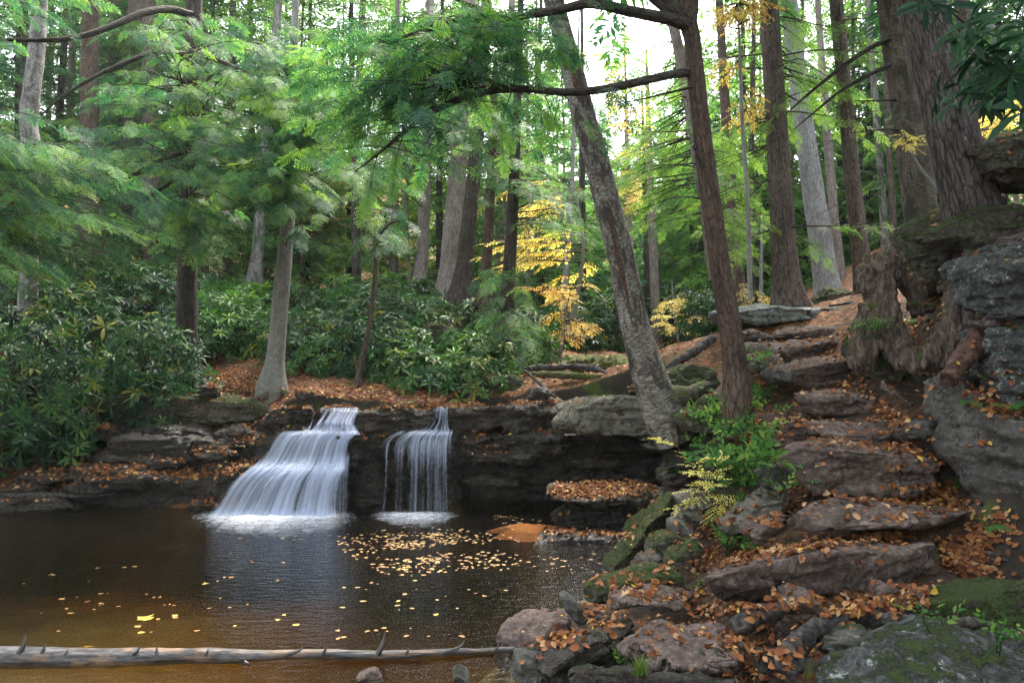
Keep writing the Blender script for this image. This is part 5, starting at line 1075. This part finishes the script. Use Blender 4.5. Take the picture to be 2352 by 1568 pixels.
e, b, p, r = T('pale tan trunk left of the thick old trunk', [(964,668,34),(970,580,30),(975,470,28),(980,330,25),(984,180,22)], 23, 'pale', 22, seed=35); dress(e, b, p, region([(700,40),(1260,40),(1260,240),(1000,420),(720,420)], 60, 15, 21, rt), 'mid', 'far', rt, size=.55, step=.2, tint=(.42, .24), droop=.35)
T('thin pale trunk standing deep in the wood above the shrubs', [(904,620,20),(906,540,19),(908,450,18),(910,300,16)], 26, 'pale', 20, seed=36)
T('white barked birch rising behind the slim grey trunk on the bank', [(584,650,32),(592,570,28),(600,460,27),(610,350,26),(622,220,24),(634,80,20)], 22, 'white', 22, name='birch_tree', seed=37)
T('thin grey trunk in the gap right of the yellow beech', [(1290,730,16),(1298,640,15),(1306,540,13),(1312,440,11)], 20, 'grey', 12, name='beech_tree', seed=38)
e, b, p, r = T('crooked dark sapling trunk rising from the leaf bed behind the falls', [(818,900,15),(828,840,14),(846,760,14),(858,680,12),(864,590,11),(862,500,10),(858,470,8)], 13.4, 'hemlock', 5.6, name='sapling', seed=39, flare=.2, seg=12)
limb(e, b, [(864,560,13.4),(880,530,12.2),(900,512,12.1),(925,505,12)], [.025,.02,.014,.005], n=16); limb(e, b, [(862,510,13.4),(850,480,13.4),(845,440,13.3)], [.02,.014,.005], n=12)
dress(e, b, p, region([(760,390),(960,380),(980,560),(800,620)], 18, 10.8, 12.6, rt), 'mid', 'hemlock', rt, size=.42, rad=.012)
e5, b5, p5, r5 = T('slim smooth grey trunk with a root flare at the edge of the bank', [(625,890,58),(632,830,42),(640,740,40),(648,650,38),(656,570,35),(664,470,32),(668,360,29),(672,240,26)], 13.4, 'beech', 10, seed=40, flare=.35)
dress(e5, b5, p5, region([(560,120),(820,60),(860,330),(780,470),(600,500),(430,440)], 74, 9.2, 13, rt), 'hemlock', 'hemlock', rt, size=.40, step=.14, tint=(.46, .24), droop=.3)
dress(e5, b5, p5, region([(600,40),(740,40),(760,500),(700,560),(620,580)], 40, 9., 12.4, rt), 'hemlock', 'hemlock', rt, size=.40, tint=(.42, .24), droop=.3)
e4, b4, p4, r4 = T('dark hemlock trunk at the left end of the mossy boulder', [(432,900,70),(430,830,52),(429,720,48),(430,600,46),(434,460,44),(438,320,42),(442,160,40),(446,0,38),(448,-80,36)], 14, 'dark', 16, seed=41, flare=.4)
limb(e4, b4, [(440,35,12.9),(390,22,12.5),(330,30,12),(270,55,11.6),(200,80,11.2),(120,92,10.9),(0,92,10.6)], [.07,.06,.055,.05,.042,.035,.02]); limb(e4, b4, [(445,120,12.9),(480,132,12.5),(530,150,12),(575,170,11.6)], [.05,.04,.03,.01])
limb(e4, b4, [(430,345,12.8),(380,365,12.2),(300,405,11.6),(230,430,11),(160,445,10.6)], [.05,.045,.035,.025,.01]); limb(e4, b4, [(425,125,12.9),(360,120,12.4),(300,140,12),(220,175,11.6),(140,225,11.2),(80,280,11)], [.05,.045,.038,.03,.02,.008]); limb(e4, b4, [(420,400,12.8),(360,440,12.4),(280,490,12),(200,530,11.6)], [.035,.03,.022,.008])
dress(e4, b4, p4, region([(200,60),(600,30),(680,300),(640,480),(520,560),(300,520),(160,300)], 68, 9.6, 13.6, rt)+region([(340,480),(560,470),(560,620),(460,600),(340,600)], 16, 10.6, 12.6, rt), 'hemlock', 'hemlock', rt, size=.42, step=.14, tint=(.36, .24), droop=.3)
T('white barked leaning birch at the left edge of the wood', [(60,840,50),(64,700,46),(66,620,44),(64,520,42),(68,430,42),(72,340,42),(66,285,42),(74,200,40),(82,130,38),(88,60,36),(92,0,34)], 14.5, 'white', 16, name='birch_tree', seed=42, flare=.2, rough=.06)
e, b, p, r = T('large hemlock just past the left edge with boughs hanging over the bank', [(-190,960,90),(-190,700,70),(-185,400,64),(-180,100,58)], 11, 'dark', 14, seed=43)
dress(e, b, p, region([(-60,330),(260,300),(420,430),(360,600),(150,640),(-60,640)], 62, 8.4, 11.6, rt)+region([(-60,-60),(250,-60),(260,70),(150,100),(-40,150)], 16, 8.6, 11, rt), 'hemlock', 'hemlock', rt, size=.42, step=.14, tint=(.33, .22), droop=.3)
dress(e, b, p, region([(-30,350),(150,340),(150,660),(-30,660)], 24, 8.6, 12, rt), 'hemlock', 'hemlock', rt, size=.42, step=.14, tint=(.36, .18), droop=.35)
T('dark red brown trunk behind the white leaning birch', [(204,560,54),(204,420,46),(205,280,42),(206,160,40),(207,40,37)], 20, 'red', 22, seed=44)
T('massive furrowed trunk in the upper left of the wood', [(300,560,80),(310,400,74),(318,240,70),(324,100,66),(328,0,62)], 24, 'hemlock', 26, seed=45)
e, b, p, r = T('massive trunk leaning beside the furrowed trunk', [(262,560,62),(270,400,56),(274,240,52),(272,100,46),(270,0,42)], 25.5, 'hemlock', 26, seed=46); dress(e, b, p, region([(100,200),(440,180),(440,600),(100,600)], 46, 17, 24, rt)+region([(-20,-20),(480,-20),(480,120),(-20,120)], 24, 17, 24, rt), 'mid', 'far', rt, size=.6, step=.2, tint=(.42, .24), droop=.35)
T('tall grey trunk behind the dark hemlock', [(352,720,46),(352,560,42),(348,400,38),(344,200,34)], 21, 'hemlock', 22, seed=47)
T('pale purple trunk showing right of the dark hemlock', [(462,620,26),(464,400,25),(466,180,23),(468,40,21)], 24, 'pale', 24, seed=48)
# crowns of the near trunks above the picture, added to shade the foreground
rc = np.random.default_rng(91)
def overhead(e, base, p, z0, n, R):
    dress(e, base, p, [at_h(p, z)+np.array((math.cos(q)*l, math.sin(q)*l, -.15*l)) for z, q, l in zip(rc.uniform(z0, p[-1][2], n), rc.uniform(0, 6.28, n), R*rc.uniform(.45, 1, n))], 'far', 'hemlock', rc, size=.7, step=.24, drop_=.1)
for e, b, p, z0, n, R in CROWNS: overhead(e, b, p, z0, n, R)
# yellow and orange beeches
def beech(label, path, d, targets, leaf='beech', size=.36, tint=(.5, .2), seed=1, top=6.5, step=.11):
    e, b, p, r = px_tree(label, path, d, 'beech', top, name='beech_tree', seed=seed, seg=12, flare=.2)
    dress(e, b, p, targets, 'beech', leaf, rt, size=size, rad=.012, tint=tint, t0=.2, droop=.12, arch=.1, step=step, drop_=.1)
beech('yellow leaved young beech glowing in the middle of the wood', [(1312,740,13),(1330,660,10),(1340,560,8),(1330,500,7)], 17, region([(1080,545),(1170,530),(1280,590),(1260,640),(1090,640)], 20, 15.6, 18.5, rt)+region([(1260,640),(1370,610),(1370,680),(1260,710)], 13, 15.5, 18, rt)+region([(1090,480),(1230,470),(1240,540),(1100,540)], 7, 17, 20, rt), size=.32, seed=51)
beech('orange yellow beech sapling low in the middle of the wood', [(1285,830,9),(1290,780,8),(1300,720,7),(1305,690,5)], 16, region([(1190,660),(1300,650),(1330,720),(1250,740)], 13, 14.6, 16.8, rt)+region([(1230,730),(1380,740),(1350,790),(1240,780)], 13, 14.6, 16.8, rt), leaf='orange', seed=52, top=4.)
beech('tall yellow beech glowing behind the leaning birch', [(1455,720,14),(1450,600,12),(1445,450,10),(1440,300,8)], 19, region([(1330,90),(1380,60),(1380,130),(1340,140)], 8, 15, 18, rt)+region([(1380,170),(1500,200),(1480,300),(1400,290)], 12, 16, 19, rt)+region([(1400,350),(1500,330),(1470,430),(1400,420)], 12, 16, 19, rt)+region([(1415,410),(1475,430),(1470,490),(1420,480)], 8, 16, 19, rt)+region([(1390,0),(1500,20),(1470,110),(1400,90)], 6, 15, 18, rt), seed=53, top=11)
beech('orange leaved beech branching across the top of the straight trunk', [(1722,640,10),(1716,450,10),(1706,300,9),(1700,150,8)], 12.2, region([(1600,60),(1680,0),(1790,-30),(1780,40),(1680,70)], 22, 11.2, 13, rt)+region([(1640,120),(1700,140),(1690,200),(1640,200)], 4, 12, 13.5, rt)+region([(1660,280),(1750,250),(1740,290)], 5, 12, 13.5, rt), leaf='orange', seed=54, top=8)
beech('small bright yellow beech at the edge of the steps in the wood', [(1716,720,6),(1712,690,5),(1706,650,4)], 17, region([(1700,640),(1722,680),(1718,705),(1702,700)], 7, 16, 17.5, rt)+region([(1760,690),(1782,680),(1782,702),(1760,704)], 5, 16, 17.5, rt), size=.24, tint=(.7, .1), seed=55, top=4.4)
beech('yellow beech sapling beside the great leaning trunk', [(2140,420,7),(2110,380,6),(2085,330,5)], 9.4, region([(2062,300),(2110,295),(2118,335),(2068,345)], 9, 9., 9.6, rt), size=.24, tint=(.72, .1), seed=56, top=4.6)
beech('yellow beech behind the rhododendron in the upper corner', [(2330,430,8),(2310,330,7),(2290,250,6)], 11, region([(2210,225),(2350,220),(2352,330),(2230,330)], 15, 10, 12, rt), size=.3, tint=(.65, .12), seed=57, top=6)
beech('pale yellow beech shrub behind the pink grey trunk', [(1560,820,8),(1556,770,7),(1550,720,6)], 20, region([(1500,680),(1600,700),(1620,820),(1510,830)], 18, 17, 20.5, rt), size=.32, tint=(.75, .12), seed=58, top=4.5)
beech('yellow beech far behind the thick old trunk', [(940,640,9),(936,540,8),(930,460,7)], 25, region([(890,500),(960,490),(965,620),(900,620)], 10, 24, 26, rt)+region([(520,440),(580,470),(560,560),(500,560)], 7, 23, 25, rt), seed=59, top=9)
# ------------------------------------------------------------------ the wood behind
PROT = []
for k, (H, z0, R, leaf) in enumerate([(20, 1.2, 3.6, 'far'), (17, .8, 3.2, 'far'), (23, 2.2, 4.2, 'far'), (13, .5, 2.8, 'light'), (19, 1.6, 3.6, 'light'), (9, .4, 2.3, 'far')]):
    e = empty('hemlock_tree', (0, 0, 0), 'tall green hemlock deep in the wood', 'tree'); q = np.array([(0, 0, -.6), (.05, 0, H*.3), (-.05, .1, H*.65), (0, 0, H)]); r0 = .007*H+.02
    trunk_obj(tube_path(q, 30), np.linspace(r0, .02, 30), ('hemlock', 'dark', 'pale')[k % 3], e, np.zeros(3), 12, .3, .04, k)
    f, a = Fol('far'), Acc(); n = int(H*11)
    for i in range(n):
        h = z0+(H-z0)*((i+.5)/n)**1.15; an = i*2.4+rt.normal()*.4; l = R*(1-((h-z0)/(H-z0+.5)))**.75*rt.uniform(.55, 1.1)+.25
        s = np.array((0, 0, h)); t = np.array((math.cos(an)*l, math.sin(an)*l, h-l*rt.uniform(.05, .3)))
        bough(f, a, s, t, rt, .1, .24, .58, .02, np.clip(rt.normal(.42, .18), 0, 1), .18, .22, 3)
    f.obj('crown', LEAF[leaf], e); a.obj('branchwork', BARK['twig'], e); PROT.append(e)
BG = [(-330,17,0),(-140,22,1),(40,24,0),(150,27,2),(250,29,4),(330,25,1),(400,29,2),(520,24,0),(570,30,4),(650,31,4),(730,26,5),(800,27,4),(930,31,4),(1010,25.5,4),(1090,29,4),(1150,25,5),(1235,33,4),(1290,28,5),(1370,36,5),(1440,42,5),(1530,46,3),(1590,38,5),(1650,52,3),(1700,31,3),(1735,23,3),(1800,29,5),(1880,27,5),(1975,27,3),(2010,30,4),(2090,25,1),(2150,24,3),(2230,27,0),(2310,20,1),(2420,22,0),(2600,18,2),
      (-80,36,2),(100,40,2),(260,44,4),(450,38,0),(600,45,2),(780,40,4),(900,46,0),(1060,42,2),(1180,48,4),(1280,50,1),(1760,46,5),(1880,44,5),(2000,47,4),(2130,42,2),(2280,40,4),(1480,64,3),(1580,72,5),(1400,60,3),
      (690,24,3),(470,23,3),(1210,22,5),(1340,25,5),(1615,27,5),(1850,34,0),(1560,33,5),(1420,31,5),(1500,37,5),(1640,34,5),(1470,50,3),(1550,58,3),(1620,46,3),(1380,45,3),(1590,27,5),(1440,25,5),(1520,29,5),(1680,26,5),(1760,30,3),(1910,33,5),(2050,36,5),(1990,27,5),(1830,24,5),(2120,31,3),(1730,38,3),(1660,62,3)]
first = [True]*6
for i, (x, d, k) in enumerate(BG):
    q = P(x, 850, d); loc = (q[0], q[1], ground_z(q[0], q[1])[0]); lab = ('tall green hemlock deep in the wood', 'low bushy young hemlock in the bright gap of the wood')[k == 5]; gr = ('hemlocks deep in the wood', 'young hemlocks in the bright gap')[k == 5]
    if first[k]: o = PROT[k]; first[k] = False; o.location = loc; o['label'] = lab; o['group'] = gr; o.rotation_euler = (0, 0, i*1.7)
    else: o = dup(PROT[k], loc, i*1.7, .85+.3*((i*37) % 10)/10, lab, gr)
# the same wood, unseen behind the viewer, added to block sky light
for i, (x, y, k) in enumerate([(-9,-5,0),(-4,-8,1),(1,-6,2),(6,-7,0),(10,-3,1),(13,4,2),(-13,-1,4),(-3,-15,2),(8,-14,4),(-11,-12,2),(14,-9,0),(-17,5,1)]):
    dup(PROT[k], (x, y, ground_z(x, y)[0]), i*1.9, .9+.05*(i % 5), 'tall green hemlock added unseen behind the viewer', 'unseen hemlocks added behind the viewer')
# bare thin trunks further in
POLE = empty('dead_tree', (0, 0, 0), 'thin bare trunk deep in the wood', 'tree'); trunk_obj(tube_path(np.array([(0, 0, -.5), (.1, 0, 4), (0, .1, 9), (.15, 0, 14)]), 20), np.linspace(.13, .05, 20), 'dark', POLE, np.zeros(3), 10, .3, .04, 3)
twigs(POLE, np.zeros(3), np.array([(0, 0, -.5), (.1, 0, 4), (0, .1, 9), (.15, 0, 14)]), rt, 30, 2, 12, .1, (.4, 1.3), single=False)
for i, (x, d) in enumerate([(1240,26),(1720,27),(1765,32),(1850,25),(1945,28),(2005,26),(2070,24),(2110,30),(2190,24),(700,26),(760,30),(820,22),(520,27),(380,30),(130,25),(20,24),(1345,24)]):
    q = P(x, 850, d); loc = (q[0], q[1], ground_z(q[0], q[1])[0]); lab, gr = 'thin bare trunk deep in the wood', 'thin bare trunks deep in the wood'
    if i == 0: POLE.location = loc; POLE['group'] = gr
    else: dup(POLE, loc, i*2.1, .7+.06*(i*7 % 10), lab, gr)
# ------------------------------------------------------------------ rhododendrons
def shrub(rx, h, n, seed, leaf='rhodo', scale=.15, tint=(.42, .16)):
    r = np.random.default_rng(seed); e = empty('rhododendron', (0, 0, 0), 'rhododendron', 'shrub'); f, a = Fol('whorl'), Acc()
    for i in range(n):
        d = unit(r.normal(size=3)); d[2] = abs(d[2])*1.1-.15; k = r.uniform(.55, 1.)**.6; q = np.array((d[0]*rx*k, d[1]*rx*k, h*.12+max(d[2], -.1)*h*.88*k)); q += r.normal(size=3)*.08
        ax = unit(np.array((d[0], d[1], d[2]*.6+.65))+r.normal(size=3)*.3); f.add(q, ax, scale*r.uniform(.5, 1.4), np.clip(r.normal(*tint)-.08, 0, 1) if r.random() > .05 else .97, r, 2.)
        if i % 3 == 0:
            s = np.array((r.normal()*.15*rx, r.normal()*.15*rx, -.1)); m_ = (s+q)/2+np.array((r.normal()*.12, r.normal()*.12, -.08*h)); w = r.uniform(.008, .017); a.tube([s, m_, q], [w, w*.7, w*.3], 5, 8)
    f.obj('foliage', LEAF[leaf], e); a.obj('stem', BARK['twig'], e); return e
SH = [shrub(1.0, 1.2, 190, 1, 'rhodo_dark', .19), shrub(1.25, 1.5, 260, 2, 'rhodo', .19), shrub(.8, .95, 150, 3, 'rhodo_brightened', .18, (.45, .2)), shrub(1.2, 2.1, 240, 4, 'rhodo_dark', .19), shrub(.55, .7, 90, 5, 'rhodo', .18, (.55, .2)), shrub(1.1, 1.3, 220, 6, 'rhodo_brightened', .18, (.4, .22))]
sfirst = [True]*6
def put_shrub(x, y, d, k, sc, lab, gr, dz=0.):
    d *= 1.08 if x < 1280 else 1.; q = P(x, y, d); z = ground_z(q[0], q[1])[0]-.05+dz; rz = (x*.37) % 6.28
    if sfirst[k]: o = SH[k]; sfirst[k] = False; o.location = (q[0], q[1], z); o.scale = (sc,)*3; o.rotation_euler = (0, 0, rz); o['label'] = lab; o['group'] = gr
    else: dup(SH[k], (q[0], q[1], z), rz, sc, lab, gr)
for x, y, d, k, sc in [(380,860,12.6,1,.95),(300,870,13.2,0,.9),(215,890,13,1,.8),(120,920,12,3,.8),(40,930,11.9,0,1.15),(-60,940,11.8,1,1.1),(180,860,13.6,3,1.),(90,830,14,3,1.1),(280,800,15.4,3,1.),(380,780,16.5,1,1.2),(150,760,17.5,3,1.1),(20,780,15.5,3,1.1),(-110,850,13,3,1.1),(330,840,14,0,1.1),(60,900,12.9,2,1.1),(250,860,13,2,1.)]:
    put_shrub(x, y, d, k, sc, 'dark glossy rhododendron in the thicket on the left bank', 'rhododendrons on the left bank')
for x, y, d, k, sc in [(700,840,14.2,1,.8),(770,830,14.8,0,.9),(620,820,15.4,5,.8),(520,800,15.2,5,1.1),(470,815,14.6,5,.8),(570,750,17.5,5,1.),(680,740,18,1,.8),(800,730,18.5,5,1.),(900,740,18.6,5,1.1),(980,770,16.8,5,.9),(1080,800,15.5,0,1.1),(1150,800,15.2,1,.75),(1200,810,16.2,0,.9),(1225,830,15,2,1.),(740,850,13.6,2,.8),(870,850,13.8,0,1.1),(930,860,13.4,2,1.1),(850,800,15.5,1,1.1),(950,810,15.5,1,1.),(1060,850,13.8,2,1.),(1130,850,13.6,4,1.1),(430,760,18,1,1.1),(1020,740,19,0,1.2)]:
    put_shrub(x, y, d, k, sc, 'green rhododendron in the thicket behind the waterfall', 'rhododendrons behind the waterfall')
put_shrub(965,890,12.7,4,1.15,'small glossy rhododendron sprawling over the leaf bed behind the falls',None); put_shrub(1075,880,12.6,4,1.0,'little rhododendron hanging in front of the dark mossy boulder',None); put_shrub(905,885,12.9,4,.8,'smallest rhododendron beside the crooked sapling',None)
for x, y, d, k, sc in [(1400,800,20,3,.9),(1350,800,22,1,1.2),(1450,775,24,1,1.2),(1560,790,23,1,1.1),(1600,775,21,0,1.2),(1650,760,18,0,1.),(1290,810,19,0,1.),(1500,780,27,1,1.3),(1380,770,27,3,1.),(1620,750,26,1,1.3)]:
    put_shrub(x, y, d, k, sc, 'pale green shrub in the bright wood beyond the stream', 'shrubs beyond the stream')
for i, (x, y, k) in enumerate([(6.3,6.2,1),(7.4,8.2,0),(6.6,4.4,5),(8.4,6.6,3)]): dup(SH[k], (x, y, ground_z(x, y)[0]-.1), i*1.3, 1., 'rhododendron on the slope above the boulders, past the right edge', 'rhododendrons above the boulders')
# shrubs hanging over the left end of the ledges
def hanging(label, pts, seed, org, leaf='rhodo_dark', scale=.19, tint=(.4, .2), name='rhododendron', many=.6):
    r = np.random.default_rng(seed); e = empty(name, org, label, 'shrub'); f, a = Fol('whorl'), Acc()
    for q in pts:
        ax = unit(q-org); ax[2] = ax[2]*.3+.35; f.add(q, unit(ax+r.normal(size=3)*.35), scale*r.uniform(.75, 1.2), np.clip(r.normal(*tint), 0, 1), r, 2.)
        if r.random() < many: m_ = (org+q)/2+r.normal(size=3)*.1+np.array((0, 0, .12)); w = r.uniform(.006, .012); a.tube([org, m_, q], [w*1.4, w, w*.4], 5, 9)
    f.obj('foliage', LEAF[leaf], e, org); a.obj('stem', BARK['twig'], e, org)
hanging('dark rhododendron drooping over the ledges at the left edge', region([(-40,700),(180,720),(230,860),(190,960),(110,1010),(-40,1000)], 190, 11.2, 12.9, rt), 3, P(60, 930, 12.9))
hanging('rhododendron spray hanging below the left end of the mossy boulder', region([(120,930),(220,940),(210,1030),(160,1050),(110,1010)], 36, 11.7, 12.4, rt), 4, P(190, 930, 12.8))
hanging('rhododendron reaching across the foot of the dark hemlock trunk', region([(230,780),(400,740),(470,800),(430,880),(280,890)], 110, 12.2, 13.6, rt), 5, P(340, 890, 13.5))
hanging('big leaved dark rhododendron leaning in at the upper corner', region([(2190,40),(2260,-40),(2420,-60),(2420,300),(2300,280),(2200,170)], 46, 4.3, 5.6, rt)+region([(2110,-20),(2190,-30),(2180,30),(2120,30)], 3, 4.6, 5., rt)+region([(2150,200),(2220,190),(2230,240),(2170,250)], 3, 4.6, 5., rt), 6, np.array((5.3, 5.6, ground_z(5.3, 5.6)[0]-.05)), scale=.2, tint=(.25, .12), many=.14)
# ------------------------------------------------------------------ ferns, herbs and grass
def stand(vx, vy):
    h = hit(vx, vy)
    return h[0] if h else None
rf = np.random.default_rng(31)
def fern(vx, vy, n, ln, label, out=None):
    s = stand(vx, vy)
    if s is None: return
    e = empty('fern', s, label, 'fern'); f = Fol('frond')
    for i in range(n):
        an = (i+rf.random()*.6)/n*6.28; d = np.array((math.cos(an), math.sin(an)-.25, rf.uniform(.15, .7))); f.add(s+np.array((0, 0, .01)), d, ln*rf.uniform(.7, 1.15), np.clip(rf.normal(.45, .15), 0, 1), rf, .2)
    f.obj('fronds', LEAF['fern'], e, s)
for x, y, n, l, lab in [(1640,1040,6,.34,'feathery fern on the bank under the scaly trunk'),(1585,900,7,.36,'dark green fern between the two leaning trunks'),(1755,1030,6,.3,'fern leaning out left of the third step'),(1735,985,5,.26,'fern below the leaf pile beside the fifth step'),(2088,745,4,.24,'long fern drooping in the lap of the old stump'),(2120,705,3,.2,'small fern high on the old stump'),(2030,840,4,.18,'fern hanging below the mossy root of the stump'),(2085,870,4,.18,'little fern at the foot of the stump'),(2215,930,4,.22,'fern on the soil above the great rock face'),(2330,945,5,.26,'fern at the right edge above the rock face'),(2260,870,3,.2,'pale fern beside the upright blue boulder'),(1830,1115,3,.2,'fern at the left end of the tall block step'),(2275,1215,4,.24,'pale fern under the great rock face'),(1540,1085,4,.2,'low fern on the leaf piled rock'),(1690,1075,6,.32,'bright fern in the middle of the bank')]: fern(x, y, n, l, lab)
def herb(vx, vy, n, h, size, label, leaf='fern', kind='herb', tint=(.5, .18), spread=.14, name='herb', cat='plant'):
    s = stand(vx, vy)
    if s is None: return
    e = empty(name, s, label, cat); f, a = Fol(kind), Acc()
    for i in range(n):
        b = s+np.array((rf.normal()*spread, rf.normal()*spread, 0)); hh = h*rf.uniform(.5, 1.15); t = b+np.array((rf.normal()*.08, -abs(rf.normal()*.08), hh)); a.tube([b-np.array((0, 0, .05)), (b+t)/2+rf.normal(size=3)*.015, t], [.005, .004, .003], 4, 6)
        an = rf.uniform(0, 6.28); f.add((b+t)/2, np.array((math.cos(an)*.5, math.sin(an)*.5, .7)), size*rf.uniform(.8, 1.2), np.clip(rf.normal(*tint), 0, 1), rf, 2.); f.add(t, np.array((math.cos(an+2), math.sin(an+2), .25)), size*rf.uniform(.8, 1.2), np.clip(rf.normal(*tint), 0, 1), rf, .6)
    f.obj('foliage', LEAF[leaf], e, s); a.obj('stem', LEAF['grass'], e, s)
for x, y, n, h, sz, lab in [(1720,930,12,.2,.2,'leafy green herb at the foot of the scaly trunk'),(1690,960,12,.18,.2,'leafy herb patch just below the scaly trunk'),(1640,975,10,.18,.19,'yellowish herb on the mossy overhanging boulder'),(1700,1020,14,.2,.22,'bluish green herb on the upper bank'),(1740,1090,14,.2,.24,'broad leaved green herb on the middle bank'),(1660,1090,14,.22,.22,'bushy herb in the centre of the bank'),(1690,1130,12,.18,.24,'broad leaved herb lowest on the bank slope'),(1620,1050,10,.16,.18,'herb at the shady edge of the bank'),(1700,1235,10,.14,.18,'green herb growing beside the second step'),(1690,1262,10,.12,.18,'herb at the left end of the lowest step'),(1740,845,5,.14,.18,'pale sprig beside the sixth step'),(1790,1120,6,.12,.16,'herb under the left end of the third step'),(2295,1470,8,.1,.12,'small green seedling by the corner boulder'),(1960,770,4,.12,.14,'sprig under the capping slab by the stump'),(2015,770,5,.1,.12,'pale herb on the mossy mound of the stump'),(1606,1345,5,.06,.1,'tiny green herb by the end of the lowest step'),(1415,1520,10,.07,.1,'bright green tuft between the tilted slab and the dark rock')]: herb(x, y, n, h, sz, lab)
def yshrub(label, stems, tint):
    org = P(*stems[0][0]); e = empty('yellow_shrub', org, label, 'shrub'); f, a = Fol('tiny'), Acc()
    for st in stems:
        a = Acc(); pts = [P(*q) for q in st]; a.tube(pts, np.linspace(.006, .002, len(pts)), 4, 5*len(pts)); c = tube_path(np.array(pts), 12)
        for i in range(3, 12):
            for sg in (-1, 1):
                if rf.random() < .7: d = rotz(unit(c[i]-c[i-1]), sg*rf.uniform(.6, 1.2)); d[2] = d[2]*.4; f.add(c[i], d, rf.uniform(.12, .2), np.clip(rf.normal(*tint), 0, 1), rf, .4)
        a.obj('stem', BARK['twig'], e, org)
    f.obj('foliage', LEAF['yellow'], e, org)
yshrub('pale yellow leaved shrub arching out over the dark recess', [[(1650,1110,8.0),(1610,1075,7.9),(1570,1040,7.9),(1545,1020,7.9),(1518,1008,8)],[(1650,1110,8.0),(1640,1080,7.8),(1660,1045,7.8)],[(1640,1100,8.),(1600,1070,7.8),(1625,1050,7.8)],[(1650,1110,8.0),(1630,1090,7.7),(1590,1085,7.6)]], (.75, .15))
yshrub('yellow green small leaved shrub drooping down the bank', [[(1660,1120,7.7),(1630,1130,7.5),(1600,1150,7.4),(1560,1165,7.4)],[(1660,1120,7.7),(1650,1150,7.4),(1640,1190,7.3)],[(1660,1120,7.7),(1670,1150,7.4),(1665,1180,7.3)],[(1660,1120,7.7),(1630,1110,7.5),(1580,1130,7.4)]], (.35, .2))
def tuft(vx, vy, n, h, label, tint=(.5, .2), bend=.5):
    s = stand(vx, vy)
    if s is None: return
    e = empty('grass_tuft', s, label, 'grass'); V, Tq, C, n0 = [], [], [], 0
    for i in range(n):
        an = rf.uniform(0, 6.28); o = np.array((math.cos(an), math.sin(an), 0)); l = h*rf.uniform(.5, 1.1); w = .004; sd = np.array((-o[1], o[0], 0)); b = s+o*rf.uniform(0, .05)
        q = [b+o*l*bend*t*t+np.array((0, 0, l*(t-.45*bend*t*t*t))) for t in (0, .35, .7, 1)]; c = np.clip(rf.normal(*tint), 0, 1)
        for k, z in enumerate(q): V += [z-sd*w*(1-k/3.2), z+sd*w*(1-k/3.2)]; C += [c, c]
        for k in range(3): Tq.append((n0+2*k, n0+2*k+1, n0+2*k+3, n0+2*k+2))
        n0 += 8
    link('blades', mk_mesh('blades', np.array(V)-s, [np.array(Tq)], LEAF['grass'], tint=np.array(C)), e)
tuft(1762,1375,22,.2,'grass tuft against the front of the lowest step',bend=.9); tuft(1470,1545,60,.11,'yellow green grass tuft under the tilted slab',(.7,.2)); tuft(1700,1150,30,.18,'grass hanging on the lower bank'); tuft(1735,1110,36,.2,'dry grass hanging below the herbs on the bank',(.9,.1),.9); tuft(2200,1120,30,.18,'grass at the foot of the great rock face'); tuft(1855,1555,16,.16,'dry grass blades beside the corner boulder',(.95,.05))
# ------------------------------------------------------------------ tidy
for o in SC.objects: o.select_set(False)
# ------------------------------------------------------------------ the damp air of the wood
def haze(dens):
    bpy.ops.mesh.primitive_cube_add(); o = bpy.context.object; o.name = 'haze'; o.data.name = 'haze'
    o.location = (0, 60, 30); o.scale = (90, 75, 40)
    m = M('haze'); m.done(m.out.inputs[0]) if False else None
    v = m.n('ShaderNodeVolumePrincipled', {'Color': (.85, .93, .9), 'Density': dens, 'Anisotropy': .25}); m.t.links.new(v.outputs[0], m.out.inputs[1])
    o.data.materials.append(m.m); tag(o, kind='stuff')
haze(.0005)

rg = np.random.default_rng(5); n_ = 0
for i in rg.permutation(len(CAUGHT)):
    p = CAUGHT[i]; q = pix(p)[0]
    if n_ >= 70 or not (0 < q[0] < 1350 and 0 < q[1] < 700): continue
    n_ += 1; o = link('caught_leaf', LM[rg.integers(20)]); s = rg.uniform(.06, .1); o.location = Vector(p+np.array((0, -.06, .01))); o.rotation_euler = tuple(rg.uniform(-1.4, 1.4, 3)); o.scale = (s, s, s)
    tag(o, 'dead orange leaf caught in the hemlock boughs', 'leaf', 'dead leaves caught in the hemlocks')
